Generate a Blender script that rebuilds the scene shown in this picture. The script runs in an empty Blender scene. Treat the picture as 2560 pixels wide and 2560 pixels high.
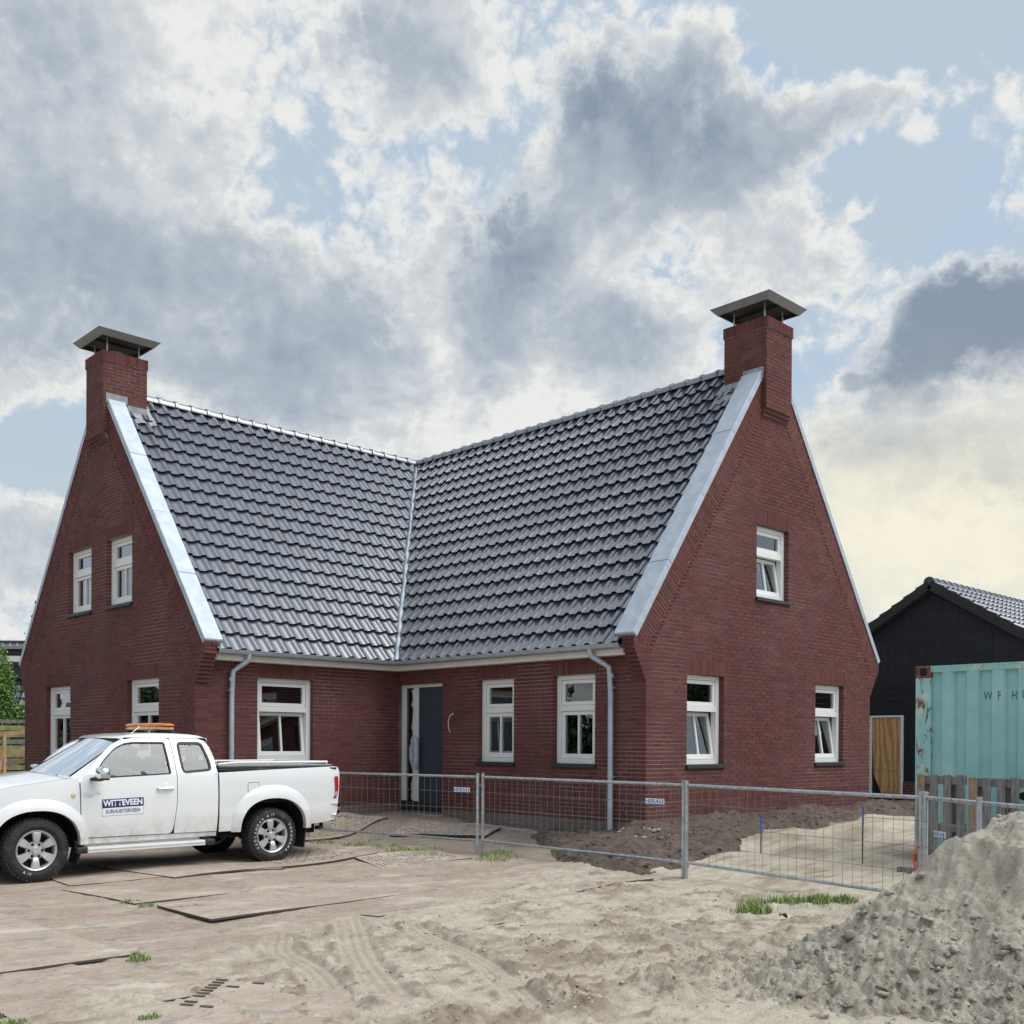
import bpy, bmesh, math, random
import numpy as np
from mathutils import Vector, Matrix, noise as mnoise
from mathutils.geometry import delaunay_2d_cdt
random.seed(7); RNG = np.random.default_rng(7)
SC = bpy.context.scene
COL = SC.collection
# ------------------------------------------------------------------ camera
YAW, PITCH, ROLL = [math.radians(a) for a in (46.225, -0.218, 0.299)]
CAMP = Vector((-12.244, -15.589, 1.607)); FPX, PCX, PCY = 2657.4, 1258.8, 1869.2
F_ = Vector((math.cos(YAW)*math.cos(PITCH), math.sin(YAW)*math.cos(PITCH), math.sin(PITCH)))
R0 = Vector((math.sin(YAW), -math.cos(YAW), 0)); U0 = R0.cross(F_)
R_ = R0*math.cos(ROLL)+U0*math.sin(ROLL); U_ = U0*math.cos(ROLL)-R0*math.sin(ROLL)
cam = bpy.data.cameras.new('camera'); camo = bpy.data.objects.new('camera', cam); COL.objects.link(camo)
camo.matrix_world = Matrix(((R_.x, U_.x, -F_.x, CAMP.x), (R_.y, U_.y, -F_.y, CAMP.y), (R_.z, U_.z, -F_.z, CAMP.z), (0, 0, 0, 1)))
cam.sensor_width = 36; cam.lens = FPX/2560*36
cam.shift_x = (1280-PCX)/2560; cam.shift_y = (PCY-1280)/2560
cam.clip_start = .1; cam.clip_end = 3000
SC.camera = camo
SC.view_settings.view_transform = 'Standard'; SC.view_settings.look = 'None'
SC.view_settings.gamma = 1; SC.view_settings.use_curve_mapping = False
SC.view_settings.exposure = 1.0
SC.cycles.max_bounces = 6; SC.cycles.transparent_max_bounces = 12
SC.cycles.diffuse_bounces = 3; SC.cycles.glossy_bounces = 4
SC.cycles.use_denoising = True
def depth_px(p):
    d = Vector(p)-CAMP; z = d.dot(F_)
    return z, PCX+FPX*d.dot(R_)/z, PCY-FPX*d.dot(U_)/z
# ------------------------------------------------------------------ sun
SUN_AZ = math.radians(46.2-103); SUN_EL = math.radians(58)      # compass angle in the xy plane, from +x
sl = bpy.data.lights.new('sun', 'SUN'); so = bpy.data.objects.new('sun', sl); COL.objects.link(so)
sl.energy = 1.1; sl.angle = math.radians(52); sl.color = (1, .95, .87)
sd = Vector((math.cos(SUN_AZ)*math.cos(SUN_EL), math.sin(SUN_AZ)*math.cos(SUN_EL), math.sin(SUN_EL)))
so.rotation_euler = sd.to_track_quat('Z', 'Y').to_euler()
# ------------------------------------------------------------------ sky
class NT:
    def __init__(s, tree): s.t = tree; s.n = tree.nodes; s.l = tree.links
    def node(s, typ, **kw):
        n = s.n.new(typ)
        for k, v in kw.items(): setattr(n, k, v)
        return n
    def put(s, sock, v):
        if hasattr(v, 'links') or isinstance(v, bpy.types.NodeSocket): s.l.new(v, sock)
        elif v is not None: sock.default_value = v
    def math(s, op, a, b=None, c=None, clamp=False):
        n = s.node('ShaderNodeMath', operation=op, use_clamp=clamp)
        s.put(n.inputs[0], a); s.put(n.inputs[1], b) if b is not None else None
        if c is not None: s.put(n.inputs[2], c)
        return n.outputs[0]
    def vmath(s, op, a, b=None):
        n = s.node('ShaderNodeVectorMath', operation=op); s.put(n.inputs[0], a)
        if b is not None: s.put(n.inputs[1], b)
        return n.outputs['Value'] if op in ('DOT_PRODUCT', 'LENGTH', 'DISTANCE') else n.outputs[0]
    def noise(s, vec, scale, detail=4, rough=.55, dist=0, lac=2.):
        n = s.node('ShaderNodeTexNoise'); s.put(n.inputs['Vector'], vec) if vec is not None else None
        n.inputs['Scale'].default_value = scale; n.inputs['Detail'].default_value = detail
        n.inputs['Roughness'].default_value = rough; n.inputs['Distortion'].default_value = dist
        n.inputs['Lacunarity'].default_value = lac
        return n
    def mix(s, f, a, b):
        n = s.node('ShaderNodeMix', data_type='RGBA'); s.put(n.inputs[0], f)
        for i, v in ((6, a), (7, b)): s.put(n.inputs[i], v if not isinstance(v, tuple) else (*v, 1) if len(v) == 3 else v)
        return n.outputs[2]
    def smooth(s, v, lo, hi, a=0., b=1.):
        n = s.node('ShaderNodeMapRange', interpolation_type='SMOOTHSTEP'); s.put(n.inputs[0], v)
        n.inputs[1].default_value = lo; n.inputs[2].default_value = hi; n.inputs[3].default_value = a; n.inputs[4].default_value = b
        return n.outputs[0]
    def ramp(s, f, stops):
        n = s.node('ShaderNodeValToRGB'); s.put(n.inputs[0], f); e = n.color_ramp.elements
        while len(e) < len(stops): e.new(.5)
        for el, (p, c) in zip(e, stops): el.position = p; el.color = (*c, 1)
        return n.outputs[0]
W = bpy.data.worlds.new('World'); SC.world = W; W.use_nodes = True
def build_sky():
    T = NT(W.node_tree); T.n.clear()
    tc = T.node('ShaderNodeTexCoord').outputs['Generated']
    sky = T.node('ShaderNodeTexSky', sky_type='NISHITA'); sky.sun_disc = False
    sky.sun_elevation = SUN_EL; sky.sun_rotation = math.pi/2-SUN_AZ
    sky.air_density = 1.; sky.dust_density = 1.5; sky.ozone_density = 1.5
    fr = Vector((math.cos(YAW), math.sin(YAW), 0)); rt = Vector((math.sin(YAW), -math.cos(YAW), 0))
    # azimuth and elevation of the direction, measured from the heading of the street
    fx = T.vmath('DOT_PRODUCT', tc, tuple(fr)); rx = T.vmath('DOT_PRODUCT', tc, tuple(rt))
    zz = T.vmath('DOT_PRODUCT', tc, (0, 0, 1))
    az = T.math('ARCTAN2', rx, fx); el = T.math('ARCSINE', zz)
    cmb = T.node('ShaderNodeCombineXYZ'); T.l.new(az, cmb.inputs[0]); T.l.new(T.math('MULTIPLY', el, 1.15), cmb.inputs[1]); p = cmb.outputs[0]
    wn = T.noise(p, 9, 5, .6); wv = T.vmath('SUBTRACT', wn.outputs['Color'], (.5, .5, .5))
    wsc = T.node('ShaderNodeVectorMath', operation='SCALE'); T.l.new(wv, wsc.inputs[0]); wsc.inputs['Scale'].default_value = .13
    q = T.vmath('ADD', p, wsc.outputs[0])
    def ang(x, y):
        x *= 1.325; y *= 1.325
        a = math.atan((x-PCX)/FPX); return a, math.atan((PCY-y)/FPX*math.cos(a))*1.15
    def field(blobs, base):
        acc = base
        for x, y, rx_, ry_, w in blobs:
            a, e = ang(x, y); k = 1.325/FPX
            d = T.vmath('DIVIDE', T.vmath('SUBTRACT', q, (a, e, 0)), (rx_*k, ry_*k*1.15, 1))
            acc = T.math('ADD', acc, T.math('MULTIPLY', T.smooth(T.vmath('LENGTH', d), .15, 1.4, 1, 0), w))
        return acc
    cover = field([(190, 130, 300, 170, .75), (760, 90, 190, 120, .75), (120, 430, 430, 190, .8), (580, 640, 330, 150, .9), (760, 310, 190, 170, .18), (250, 700, 260, 110, .45),
                   (1270, 280, 260, 170, .85), (1290, 100, 110, 60, .5), (1580, 200, 190, 110, .6), (990, 520, 190, 170, .75), (1170, 640, 240, 110, .65), (960, 790, 330, 110, .8),
                   (1880, 560, 150, 70, .75), (1790, 660, 200, 70, .75), (1730, 870, 300, 150, .8), (1900, 360, 60, 60, .6), (1640, 385, 60, 22, .5), (1480, 470, 140, 80, .35), (60, 1040, 260, 120, .7),
                   (1640, 40, 330, 100, -.9), (1780, 380, 150, 120, -.6), (1620, 300, 90, 60, -.3), (330, 205, 90, 70, -.5), (60, 860, 190, 80, -.5), (500, 300, 90, 120, -.10), (440, 420, 120, 50, -.16), (620, 260, 190, 130, -.10), (780, 300, 130, 110, -.06), (760, 440, 160, 70, .0), (1580, 720, 80, 110, .1), (20, 900, 120, 60, -.3)], .49)
    shade = field([(1250, 260, 200, 110, .62), (1110, 235, 100, 60, .35), (960, 460, 120, 110, .60), (930, 630, 80, 110, .35), (1160, 630, 130, 70, .35), (1890, 560, 190, 70, .8), (1790, 670, 210, 65, .8), (1700, 850, 200, 60, .30), (1860, 940, 160, 60, .35),
                   (170, 490, 330, 80, .36), (60, 330, 170, 80, .12), (50, 60, 170, 80, .16), (640, 610, 180, 80, .30), (540, 700, 220, 80, .25), (710, 110, 150, 60, .25), (120, 640, 220, 80, .25), (1530, 280, 140, 70, .2),
                   (400, 110, 170, 140, -.2), (900, 150, 80, 70, -.2), (820, 690, 100, 70, -.2), (950, 800, 240, 70, -.35), (1300, 80, 80, 50, -.2), (250, 340, 160, 60, -.1)], .28)
    def dens(v):
        n = T.noise(v, 10, 7, .60, .25).outputs['Fac']; bi = T.math('ABSOLUTE', T.math('MULTIPLY_ADD', T.noise(v, 24, 5, .58, .15).outputs['Fac'], 2., -1.))
        return n, bi, T.math('ADD', T.math('MULTIPLY', T.math('SUBTRACT', n, .5), 1.9), T.math('MULTIPLY', T.math('SUBTRACT', bi, .22), 1.1))
    n1, b1, f0 = dens(p); _, _, f1 = dens(T.vmath('ADD', p, (.013, .020, 0)))
    n2 = T.noise(p, 60, 4, .6).outputs['Fac']
    cv = T.math('ADD', T.math('ADD', cover, f0), T.math('MULTIPLY', T.math('SUBTRACT', n2, .5), .30))
    mask = T.smooth(cv, .22, .78)
    rim = T.math('MULTIPLY', T.smooth(cv, .30, .62), T.smooth(cv, .60, 1.05, 1, 0))
    sh = T.math('ADD', T.math('MULTIPLY', shade, T.math('ADD', T.math('MULTIPLY', T.smooth(cv, .45, 1.15), .85), .15)), T.math('MULTIPLY', T.math('SUBTRACT', f1, f0), .34))
    sh = T.math('SUBTRACT', sh, T.math('MULTIPLY', rim, .07)); sh = T.math('ADD', sh, T.math('MULTIPLY', T.math('SUBTRACT', n2, .5), .12), clamp=True)
    cloud = T.ramp(sh, [(0, (3.1, 3.12, 3.05)), (.15, (2.40, 2.52, 2.60)), (.45, (1.66, 1.88, 2.14)), (1, (.96, 1.18, 1.52))])
    # thin veil low over the horizon, creamy towards the right
    low = T.smooth(el, .0, .34, 1, 0)
    glow = field([(1780, 1010, 420, 240, .9)], 0.)
    blue = T.mix(.82, sky.outputs[0], (1.60, 2.06, 2.58))
    veil = T.noise(p, 4.5, 6, .62, .8).outputs['Fac']; blue = T.mix(T.smooth(veil, .32, .66, .25, .85), blue, (1.88, 2.18, 2.46))
    blue = T.mix(T.math('MULTIPLY', low, .55), blue, (2.35, 2.55, 2.62))
    col = T.mix(mask, blue, cloud)
    gl = T.math('MULTIPLY', glow, T.math('SUBTRACT', 1.0, T.math('MULTIPLY', sh, .6)), clamp=True)
    col = T.mix(gl, col, (3.5, 3.3, 2.6))
    # added brightening of unseen sky round the sun lamp, lifts roof tile reflections
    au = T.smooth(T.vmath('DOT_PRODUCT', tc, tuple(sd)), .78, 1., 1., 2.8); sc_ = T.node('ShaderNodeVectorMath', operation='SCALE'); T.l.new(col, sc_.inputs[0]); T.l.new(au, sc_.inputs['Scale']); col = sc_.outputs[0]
    # below the horizon the air is plain
    col = T.mix(T.smooth(zz, -.03, .0), (.9, .9, .9), col)
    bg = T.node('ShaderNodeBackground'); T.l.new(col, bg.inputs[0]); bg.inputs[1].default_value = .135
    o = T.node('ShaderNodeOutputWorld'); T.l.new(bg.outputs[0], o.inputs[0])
    W.cycles.sampling_method = 'MANUAL'; W.cycles.sample_map_resolution = 512
build_sky()
# ------------------------------------------------------------------ materials
MATS = {}
def pmat(name, base, rough=.6, metal=0., var=.12, scale=6., bump=0., bscale=80., spec=None, ior=None, dirt=None, dscale=3., dlo=.5, dhi=.7, coat=0., stretch=None, custom=None, emis=None):
    m = bpy.data.materials.new(name); m.use_nodes = True; T = NT(m.node_tree); b = T.n['Principled BSDF']
    b.inputs['Roughness'].default_value = rough; b.inputs['Metallic'].default_value = metal
    if spec is not None: b.inputs['Specular IOR Level'].default_value = spec
    if ior: b.inputs['IOR'].default_value = ior
    if coat: b.inputs['Coat Weight'].default_value = coat; b.inputs['Coat Roughness'].default_value = .08
    vec = T.node('ShaderNodeTexCoord').outputs['Object']
    if stretch:
        mp = T.node('ShaderNodeMapping'); T.l.new(vec, mp.inputs[0]); mp.inputs['Scale'].default_value = stretch; vec = mp.outputs[0]
    if custom: custom(T, b, vec)
    else:
        n = T.noise(vec, scale, 5, .6).outputs['Fac']
        lo = tuple(c*(1-var) for c in base); hi = tuple(min(1, c*(1+var)) for c in base)
        c = T.mix(T.smooth(n, .3, .7), lo, hi)
        if dirt:
            d = T.noise(vec, dscale, 6, .65).outputs['Fac']
            c = T.mix(T.smooth(d, dlo, dhi), c, dirt)
        T.l.new(c, b.inputs['Base Color'])
    if bump:
        bn = T.noise(vec, bscale, 4, .6).outputs['Fac']; bp = T.node('ShaderNodeBump'); bp.inputs['Strength'].default_value = min(1, bump); bp.inputs['Distance'].default_value = .01
        T.l.new(bn, bp.inputs['Height']); T.l.new(bp.outputs[0], b.inputs['Normal'])
    MATS[name] = m; return m
def brick_custom(T, b, vec):
    at = T.node('ShaderNodeAttribute', attribute_name='tint').outputs['Fac']
    gr = T.node('ShaderNodeAttribute', attribute_name='grime').outputs['Fac']
    oi = T.node('ShaderNodeObjectInfo').outputs['Random']
    t = T.math('FRACT', T.math('ADD', at, oi))
    c = T.ramp(t, [(0, (.092, .027, .025)), (.3, (.122, .034, .030)), (.55, (.140, .039, .034)), (.8, (.114, .035, .034)), (.93, (.155, .050, .041)), (1, (.088, .031, .032))])
    g = T.node('ShaderNodeNewGeometry').outputs['Position']
    n = T.noise(g, 42, 5, .7).outputs['Fac']; c = T.mix(T.smooth(n, .56, .76, 0, .6), c, (.05, .02, .02))
    n2 = T.noise(g, 75, 3, .6).outputs['Fac']; c = T.mix(T.smooth(n2, .62, .74, 0, .5), c, (.30, .13, .09))
    n3 = T.noise(g, .9, 4, .6).outputs['Fac']; c = T.mix(T.smooth(n3, .48, .78, 0, .16), c, (.20, .13, .13))
    gn = T.math('MULTIPLY', gr, T.smooth(T.noise(g, 6, 4, .6).outputs['Fac'], .25, .6, .5, 1))
    c = T.mix(gn, c, (.20, .175, .16)); T.l.new(c, b.inputs['Base Color'])
    bp = T.node('ShaderNodeBump'); bp.inputs['Strength'].default_value = .6; bp.inputs['Distance'].default_value = .006
    T.l.new(T.noise(g, 55, 4, .65).outputs['Fac'], bp.inputs['Height']); T.l.new(bp.outputs[0], b.inputs['Normal'])
def mortar_custom(T, b, vec):
    n = T.noise(vec, .55, 4, .6).outputs['Fac']; n2 = T.noise(vec, 30, 3, .5).outputs['Fac']
    c = T.mix(T.smooth(n, .38, .66), (.115, .070, .063), (.36, .295, .275)); c = T.mix(T.smooth(n2, .4, .7, 0, .4), c, (.12, .09, .085))
    T.l.new(c, b.inputs['Base Color'])
pmat('brick', None, .88, custom=brick_custom); pmat('mortar', None, .95, custom=mortar_custom)
pmat('white_paint', (.80, .80, .78), .35, var=.03, scale=2)
pmat('cream_paint', (.74, .72, .66), .45, var=.05)
pmat('zinc', (.47, .52, .59), .6, .4, var=.10, scale=5, bump=.05, bscale=20)
pmat('lead', (.30, .32, .34), .55, .5, var=.2, scale=9)
pmat('galvanised', (.46, .50, .53), .42, .7, var=.18, scale=14)
pmat('wire', (.22, .22, .22), .5, .4)
pmat('dark_stone', (.028, .03, .034), .5, var=.2)
pmat('cap_metal', (.24, .25, .245), .5, .2, var=.08)
pmat('cap_dark', (.035, .03, .03), .6)
pmat('dark_door', (.042, .055, .078), .45, var=.06, bump=.1, bscale=220)
pmat('interior', (.05, .046, .043), .9); pmat('interior_floor', (.05, .046, .043), .9)
def tile_custom(T, b, vec):
    g = T.node('ShaderNodeNewGeometry').outputs['Position']; at = T.node('ShaderNodeAttribute', attribute_name='tint').outputs['Fac']
    t = T.math('FRACT', T.math('ADD', at, T.node('ShaderNodeObjectInfo').outputs['Random']))
    c = T.mix(t, (.056, .063, .088), (.078, .086, .115)); n = T.noise(g, 9, 4, .6).outputs['Fac']
    c = T.mix(T.smooth(n, .5, .75, 0, .35), c, (.11, .11, .115)); T.l.new(c, b.inputs['Base Color'])
    b.inputs['Roughness'].default_value = .33; b.inputs['IOR'].default_value = 2.7
    T.l.new(T.math('MULTIPLY_ADD', n, .15, .17), b.inputs['Roughness'])
pmat('roof_tile', None, .33, custom=tile_custom)
pmat('underlay', (.02, .02, .022), .9)
def glass_mat(name, tint, boost, rough=.0):
    m = bpy.data.materials.new(name); m.use_nodes = True; T = NT(m.node_tree); T.n.remove(T.n['Principled BSDF'])
    tr = T.node('ShaderNodeBsdfTransparent'); tr.inputs[0].default_value = (*tint, 1)
    gl = T.node('ShaderNodeBsdfGlossy'); gl.inputs['Roughness'].default_value = rough; gl.inputs[0].default_value = (.95, .97, 1, 1)
    fr = T.node('ShaderNodeFresnel'); fr.inputs[0].default_value = 1.5
    mx = T.node('ShaderNodeMixShader'); T.l.new(T.math('MULTIPLY', fr.outputs[0], boost, clamp=True), mx.inputs[0])
    T.l.new(tr.outputs[0], mx.inputs[1]); T.l.new(gl.outputs[0], mx.inputs[2]); T.l.new(mx.outputs[0], T.n['Material Output'].inputs[0])
    MATS[name] = m
glass_mat('window_glass', (.55, .60, .60), 3.2); glass_mat('car_glass', (.66, .74, .72), 2.2)
def car_custom(T, b, vec):
    n = T.noise(vec, 3, 4, .6).outputs['Fac']; c = T.mix(T.smooth(n, .3, .7), (.76, .78, .79), (.80, .81, .81))
    sx = T.node('ShaderNodeSeparateXYZ'); T.l.new(T.node('ShaderNodeNewGeometry').outputs['Position'], sx.inputs[0])
    d = T.math('MULTIPLY', T.smooth(sx.outputs[2], .35, .75, 1, 0), T.smooth(T.noise(vec, 7, 5, .7).outputs['Fac'], .30, .70, 0, .75))
    T.l.new(T.mix(d, c, (.42, .36, .29)), b.inputs['Base Color'])
pmat('car_paint', None, .22, coat=.8, custom=car_custom)
pmat('black_plastic', (.018, .018, .019), .55, dirt=(.10, .09, .075), dlo=.55, dhi=.85)
pmat('rubber', (.020, .020, .021), .8, dirt=(.12, .11, .095), dlo=.5, dhi=.9, dscale=9, bump=.1)
pmat('alloy', (.62, .62, .63), .32, .6, var=.05, dirt=(.25, .22, .19), dlo=.6, dhi=.9, dscale=12)
pmat('chrome', (.80, .81, .83), .08, 1., var=.02); pmat('aluminium', (.62, .63, .64), .4, .6)
pmat('dark', (.008, .008, .008), .9); pmat('seat_cloth', (.10, .10, .11), .9)
pmat('red_lens', (.42, .012, .010), .15, coat=.8, var=.3, scale=14); pmat('amber_lens', (.75, .22, .05), .2, coat=.7, var=.2)
pmat('amber_pale', (.72, .47, .26), .3, var=.25, scale=11); pmat('lamp_glass', (.55, .57, .58), .12, .3)
pmat('white_print', (.82, .83, .85), .5, var=.01); pmat('blue_print', (.006, .022, .16), .45, var=.02); pmat('grey_print', (.10, .13, .20), .5, var=.02)
pmat('sign_blue', (.02, .10, .42), .5, var=.02); pmat('tyre_letter', (.55, .55, .53), .7, var=.2, scale=30)
pmat('cover_grey', (.30, .30, .30), .7)
pmat('black_board', (.0135, .0150, .0215), .62, var=.35, scale=2.5, bump=.2, bscale=30, stretch=(1, 1, 8))
pmat('barn_trim', (.030, .027, .028), .6)
def ply_custom(T, b, vec):
    mp = T.node('ShaderNodeMapping'); T.l.new(vec, mp.inputs[0]); mp.inputs['Scale'].default_value = (1, 1.5, .30); v = mp.outputs[0]
    wv = T.node('ShaderNodeTexWave', wave_type='RINGS'); T.l.new(v, wv.inputs[0]); wv.inputs['Scale'].default_value = 1.7; wv.inputs['Distortion'].default_value = 11; wv.inputs['Detail'].default_value = 3
    c = T.mix(T.smooth(wv.outputs['Fac'], .2, .9), (.46, .235, .095), (.64, .39, .18)); T.l.new(c, b.inputs['Base Color'])
pmat('plywood', None, .7, custom=ply_custom)
def wood_custom(dark, light):
    def f(T, b, vec):
        g = T.node('ShaderNodeNewGeometry').outputs['Position']
        mp = T.node('ShaderNodeMapping'); T.l.new(vec, mp.inputs[0]); mp.inputs['Scale'].default_value = (26, 26, 2.2)
        n = T.noise(mp.outputs[0], 1.4, 5, .65, 1.2).outputs['Fac']; c = T.mix(T.smooth(n, .3, .72), dark, light)
        c = T.mix(T.smooth(T.noise(g, 7, 4, .6).outputs['Fac'], .5, .8, 0, .5), c, tuple(x*.45 for x in dark)); T.l.new(c, b.inputs['Base Color'])
    return f
pmat('grey_wood', None, .85, custom=wood_custom((.12, .115, .115), (.27, .255, .25)), bump=.2, bscale=40)
pmat('tan_wood', None, .85, custom=wood_custom((.22, .14, .09), (.42, .29, .19)), bump=.2, bscale=40)
pmat('green_wood', (.24, .25, .12), .85, var=.35, scale=5, bump=.2, bscale=30, dirt=(.26, .24, .21), dlo=.5, dhi=.8, dscale=2)
pmat('new_wood', (.55, .37, .20), .75, var=.2, scale=5)
def cont_custom(T, b, vec):
    g = T.node('ShaderNodeNewGeometry').outputs['Position']
    n = T.noise(g, 1.6, 4, .6).outputs['Fac']; c = T.mix(T.smooth(n, .35, .7), (.26, .52, .53), (.36, .60, .58))
    at = T.node('ShaderNodeAttribute', attribute_name='wear').outputs['Fac']
    pale = T.smooth(T.math('ADD', T.noise(g, 5, 5, .65).outputs['Fac'], T.math('MULTIPLY', at, .22)), .62, .78)
    st = T.node('ShaderNodeMapping'); T.l.new(g, st.inputs[0]); st.inputs['Scale'].default_value = (9, 9, .5); c = T.mix(T.smooth(T.noise(st.outputs[0], 1.3, 5, .65).outputs['Fac'], .5, .75, 0, .45), c, (.44, .60, .55))
    c = T.mix(T.math('MULTIPLY', pale, .7), c, (.60, .66, .50))
    mp = T.node('ShaderNodeMapping'); T.l.new(g, mp.inputs[0]); mp.inputs['Scale'].default_value = (1, 1, .35)
    r = T.math('ADD', T.noise(mp.outputs[0], 13, 6, .7, .6).outputs['Fac'], T.math('MULTIPLY', at, .30))
    c = T.mix(T.smooth(r, .735, .79), c, (.20, .065, .03)); c = T.mix(T.smooth(r, .81, .87), c, (.05, .02, .015))
    T.l.new(c, b.inputs['Base Color'])
pmat('container_paint', None, .5, custom=cont_custom)
pmat('rust', (.16, .062, .05), .8, var=.35, scale=14, dirt=(.05, .022, .018), dscale=20); pmat('container_ink', (.015, .13, .17), .6, dirt=(.20, .46, .46), dscale=38, dlo=.52, dhi=.62)
pmat('stake_blue', (.05, .11, .36), .5); pmat('rusty_bar', (.06, .03, .022), .8); pmat('red_rope', (.62, .12, .10), .8)
pmat('leaf_brown', (.13, .035, .02), .7); pmat('cable_white', (.72, .72, .70), .5)
pmat('plastic_wrap', (.40, .44, .52), .25, var=.25, scale=20); pmat('foil', (.62, .68, .66), .5, var=.2, scale=18)
pmat('concrete', (.36, .34, .31), .9, var=.2, scale=12, bump=.3); pmat('block_dark', (.09, .08, .07), .9)
pmat('inside_red', (.30, .05, .03), .8)
def grass_custom(c0, c1):
    def f(T, b, vec):
        at = T.node('ShaderNodeAttribute', attribute_name='tint').outputs['Fac']
        T.l.new(T.mix(at, c0, c1), b.inputs['Base Color'])
    return f
pmat('grass_blade', None, .6, custom=grass_custom((.10, .18, .045), (.36, .42, .15)))
pmat('conifer_leaf', None, .6, custom=grass_custom((.05, .12, .025), (.19, .32, .07)))
pmat('dark_leaf', None, .7, custom=grass_custom((.025, .045, .016), (.06, .09, .03)))
pmat('bark', (.09, .07, .055), .9)
# ------------------------------------------------------------------ object helpers
WM = {}
def wm(o): return WM.get(o.name, Matrix.Identity(4))
def link(name, me, parent=None, M=None):
    o = bpy.data.objects.new(name, me); COL.objects.link(o)
    if parent is not None:
        o.parent = parent; o.matrix_parent_inverse = wm(parent).inverted()
    if M is not None: o.matrix_basis = M
    WM[o.name] = M.copy() if M is not None else Matrix.Identity(4)
    return o
def tag(o, label=None, cat=None, group=None, kind=None):
    for k, v in (('label', label), ('category', cat), ('group', group), ('kind', kind)):
        if v: o[k] = v
    return o
def thing(name, label, cat, loc=(0, 0, 0), group=None, rz=0):
    o = link(name, None, None, Matrix.Translation(loc) @ Matrix.Rotation(rz, 4, 'Z')); o.empty_display_size = .2
    return tag(o, label, cat, group)
def copy_tree(o, M, label):
    r = o.copy(); COL.objects.link(r); r.matrix_basis = M; WM[r.name] = M.copy(); r['label'] = label
    def rec(src, dst):
        for ch in list(src.children):
            c = ch.copy(); COL.objects.link(c); c.parent = dst; rec(ch, c)
    kids = [c for c in o.children]
    rec(o, r); return r
class MB:
    def __init__(s, M=None): s.v = []; s.f = []; s.mi = []; s.M = M; s.cur = 0
    def add(s, vs, fs):
        n = len(s.v)
        for p in vs:
            p = Vector(p); s.v.append(s.M @ p if s.M is not None else p)
        for f in fs: s.f.append([n+i for i in f]); s.mi.append(s.cur)
        return s
    def obox(s, c, a, b, d):
        c, a, b, d = map(Vector, (c, a, b, d))
        vs = [c+x*a+y*b+z*d for z in (-1, 1) for y in (-1, 1) for x in (-1, 1)]
        return s.add(vs, [(0, 2, 3, 1), (4, 5, 7, 6), (0, 1, 5, 4), (2, 6, 7, 3), (0, 4, 6, 2), (1, 3, 7, 5)])
    def box(s, x0, x1, y0, y1, z0, z1):
        return s.obox(((x0+x1)/2, (y0+y1)/2, (z0+z1)/2), ((x1-x0)/2, 0, 0), (0, (y1-y0)/2, 0), (0, 0, (z1-z0)/2))
    def bar(s, p, q, w, h=None, up=(0, 0, 1)):
        p, q = Vector(p), Vector(q); d = (q-p); L = d.length; d /= L; h = h or w; up = Vector(up)
        sx = d.cross(up)
        if sx.length < 1e-4: sx = d.cross(Vector((1, 0, 0)))
        sx.normalize(); u = sx.cross(d)
        return s.obox((p+q)/2, d*L/2, sx*w/2, u*h/2)
    def tube(s, pts, r, n=8, cap=True):
        pts = [Vector(p) for p in pts]; rs = r if isinstance(r, (list, tuple)) else [r]*len(pts); vs = []; prev = None
        for i, p in enumerate(pts):
            t = (pts[min(i+1, len(pts)-1)]-pts[max(i-1, 0)]).normalized()
            if prev is None: a = t.cross(Vector((0, 0, 1))); a = t.cross(Vector((1, 0, 0))) if a.length < .05 else a
            else: a = prev-t*prev.dot(t)
            a.normalize(); prev = a; b = t.cross(a)
            for k in range(n): th = 2*math.pi*k/n; vs.append(p+(a*math.cos(th)+b*math.sin(th))*rs[i])
        fs = [(i*n+k, i*n+(k+1) % n, (i+1)*n+(k+1) % n, (i+1)*n+k) for i in range(len(pts)-1) for k in range(n)]
        if cap: fs += [tuple(range(n))[::-1], tuple((len(pts)-1)*n+k for k in range(n))]
        return s.add(vs, fs)
    def grid(s, fn, nu, nv, cu=False):
        vs = [fn(i/nu, j/nv) for j in range(nv+1) for i in range(nu+1)]; w = nu+1
        return s.add(vs, [(j*w+i, j*w+i+1, (j+1)*w+i+1, (j+1)*w+i) for j in range(nv) for i in range(nu)])
    def prism(s, poly, m0, m1):
        n = len(poly); vs = [m0(*p) for p in poly]+[m1(*p) for p in poly]
        return s.add(vs, [tuple(range(n)), tuple(range(2*n-1, n-1, -1))]+[(i, (i+1) % n, n+(i+1) % n, n+i) for i in range(n)])
    def lathe(s, prof, n, c, axis='y', sgn=1):
        vs = []; c = Vector(c)
        for r, h in prof:
            for k in range(n):
                th = 2*math.pi*k/n
                vs.append(c+(Vector((r*math.cos(th), h, r*math.sin(th))) if axis == 'y' else Vector((r*math.cos(th), r*math.sin(th), h))))
        return s.add(vs, [(i*n+k, i*n+(k+1) % n, (i+1)*n+(k+1) % n, (i+1)*n+k) for i in range(len(prof)-1) for k in range(n)])
    def mesh(s, name, mats, smooth=False, fix=True, auto=None):
        me = bpy.data.meshes.new(name); me.from_pydata(s.v, [], s.f)
        for m in (mats if isinstance(mats, (list, tuple)) else [mats]): me.materials.append(MATS[m])
        if max(s.mi, default=0): me.polygons.foreach_set('material_index', s.mi)
        if fix:
            bm = bmesh.new(); bm.from_mesh(me); bmesh.ops.recalc_face_normals(bm, faces=bm.faces); bm.to_mesh(me); bm.free()
        if smooth: me.polygons.foreach_set('use_smooth', [True]*len(me.polygons)); me.set_sharp_from_angle(angle=math.radians(auto or 40))
        return me
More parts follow.
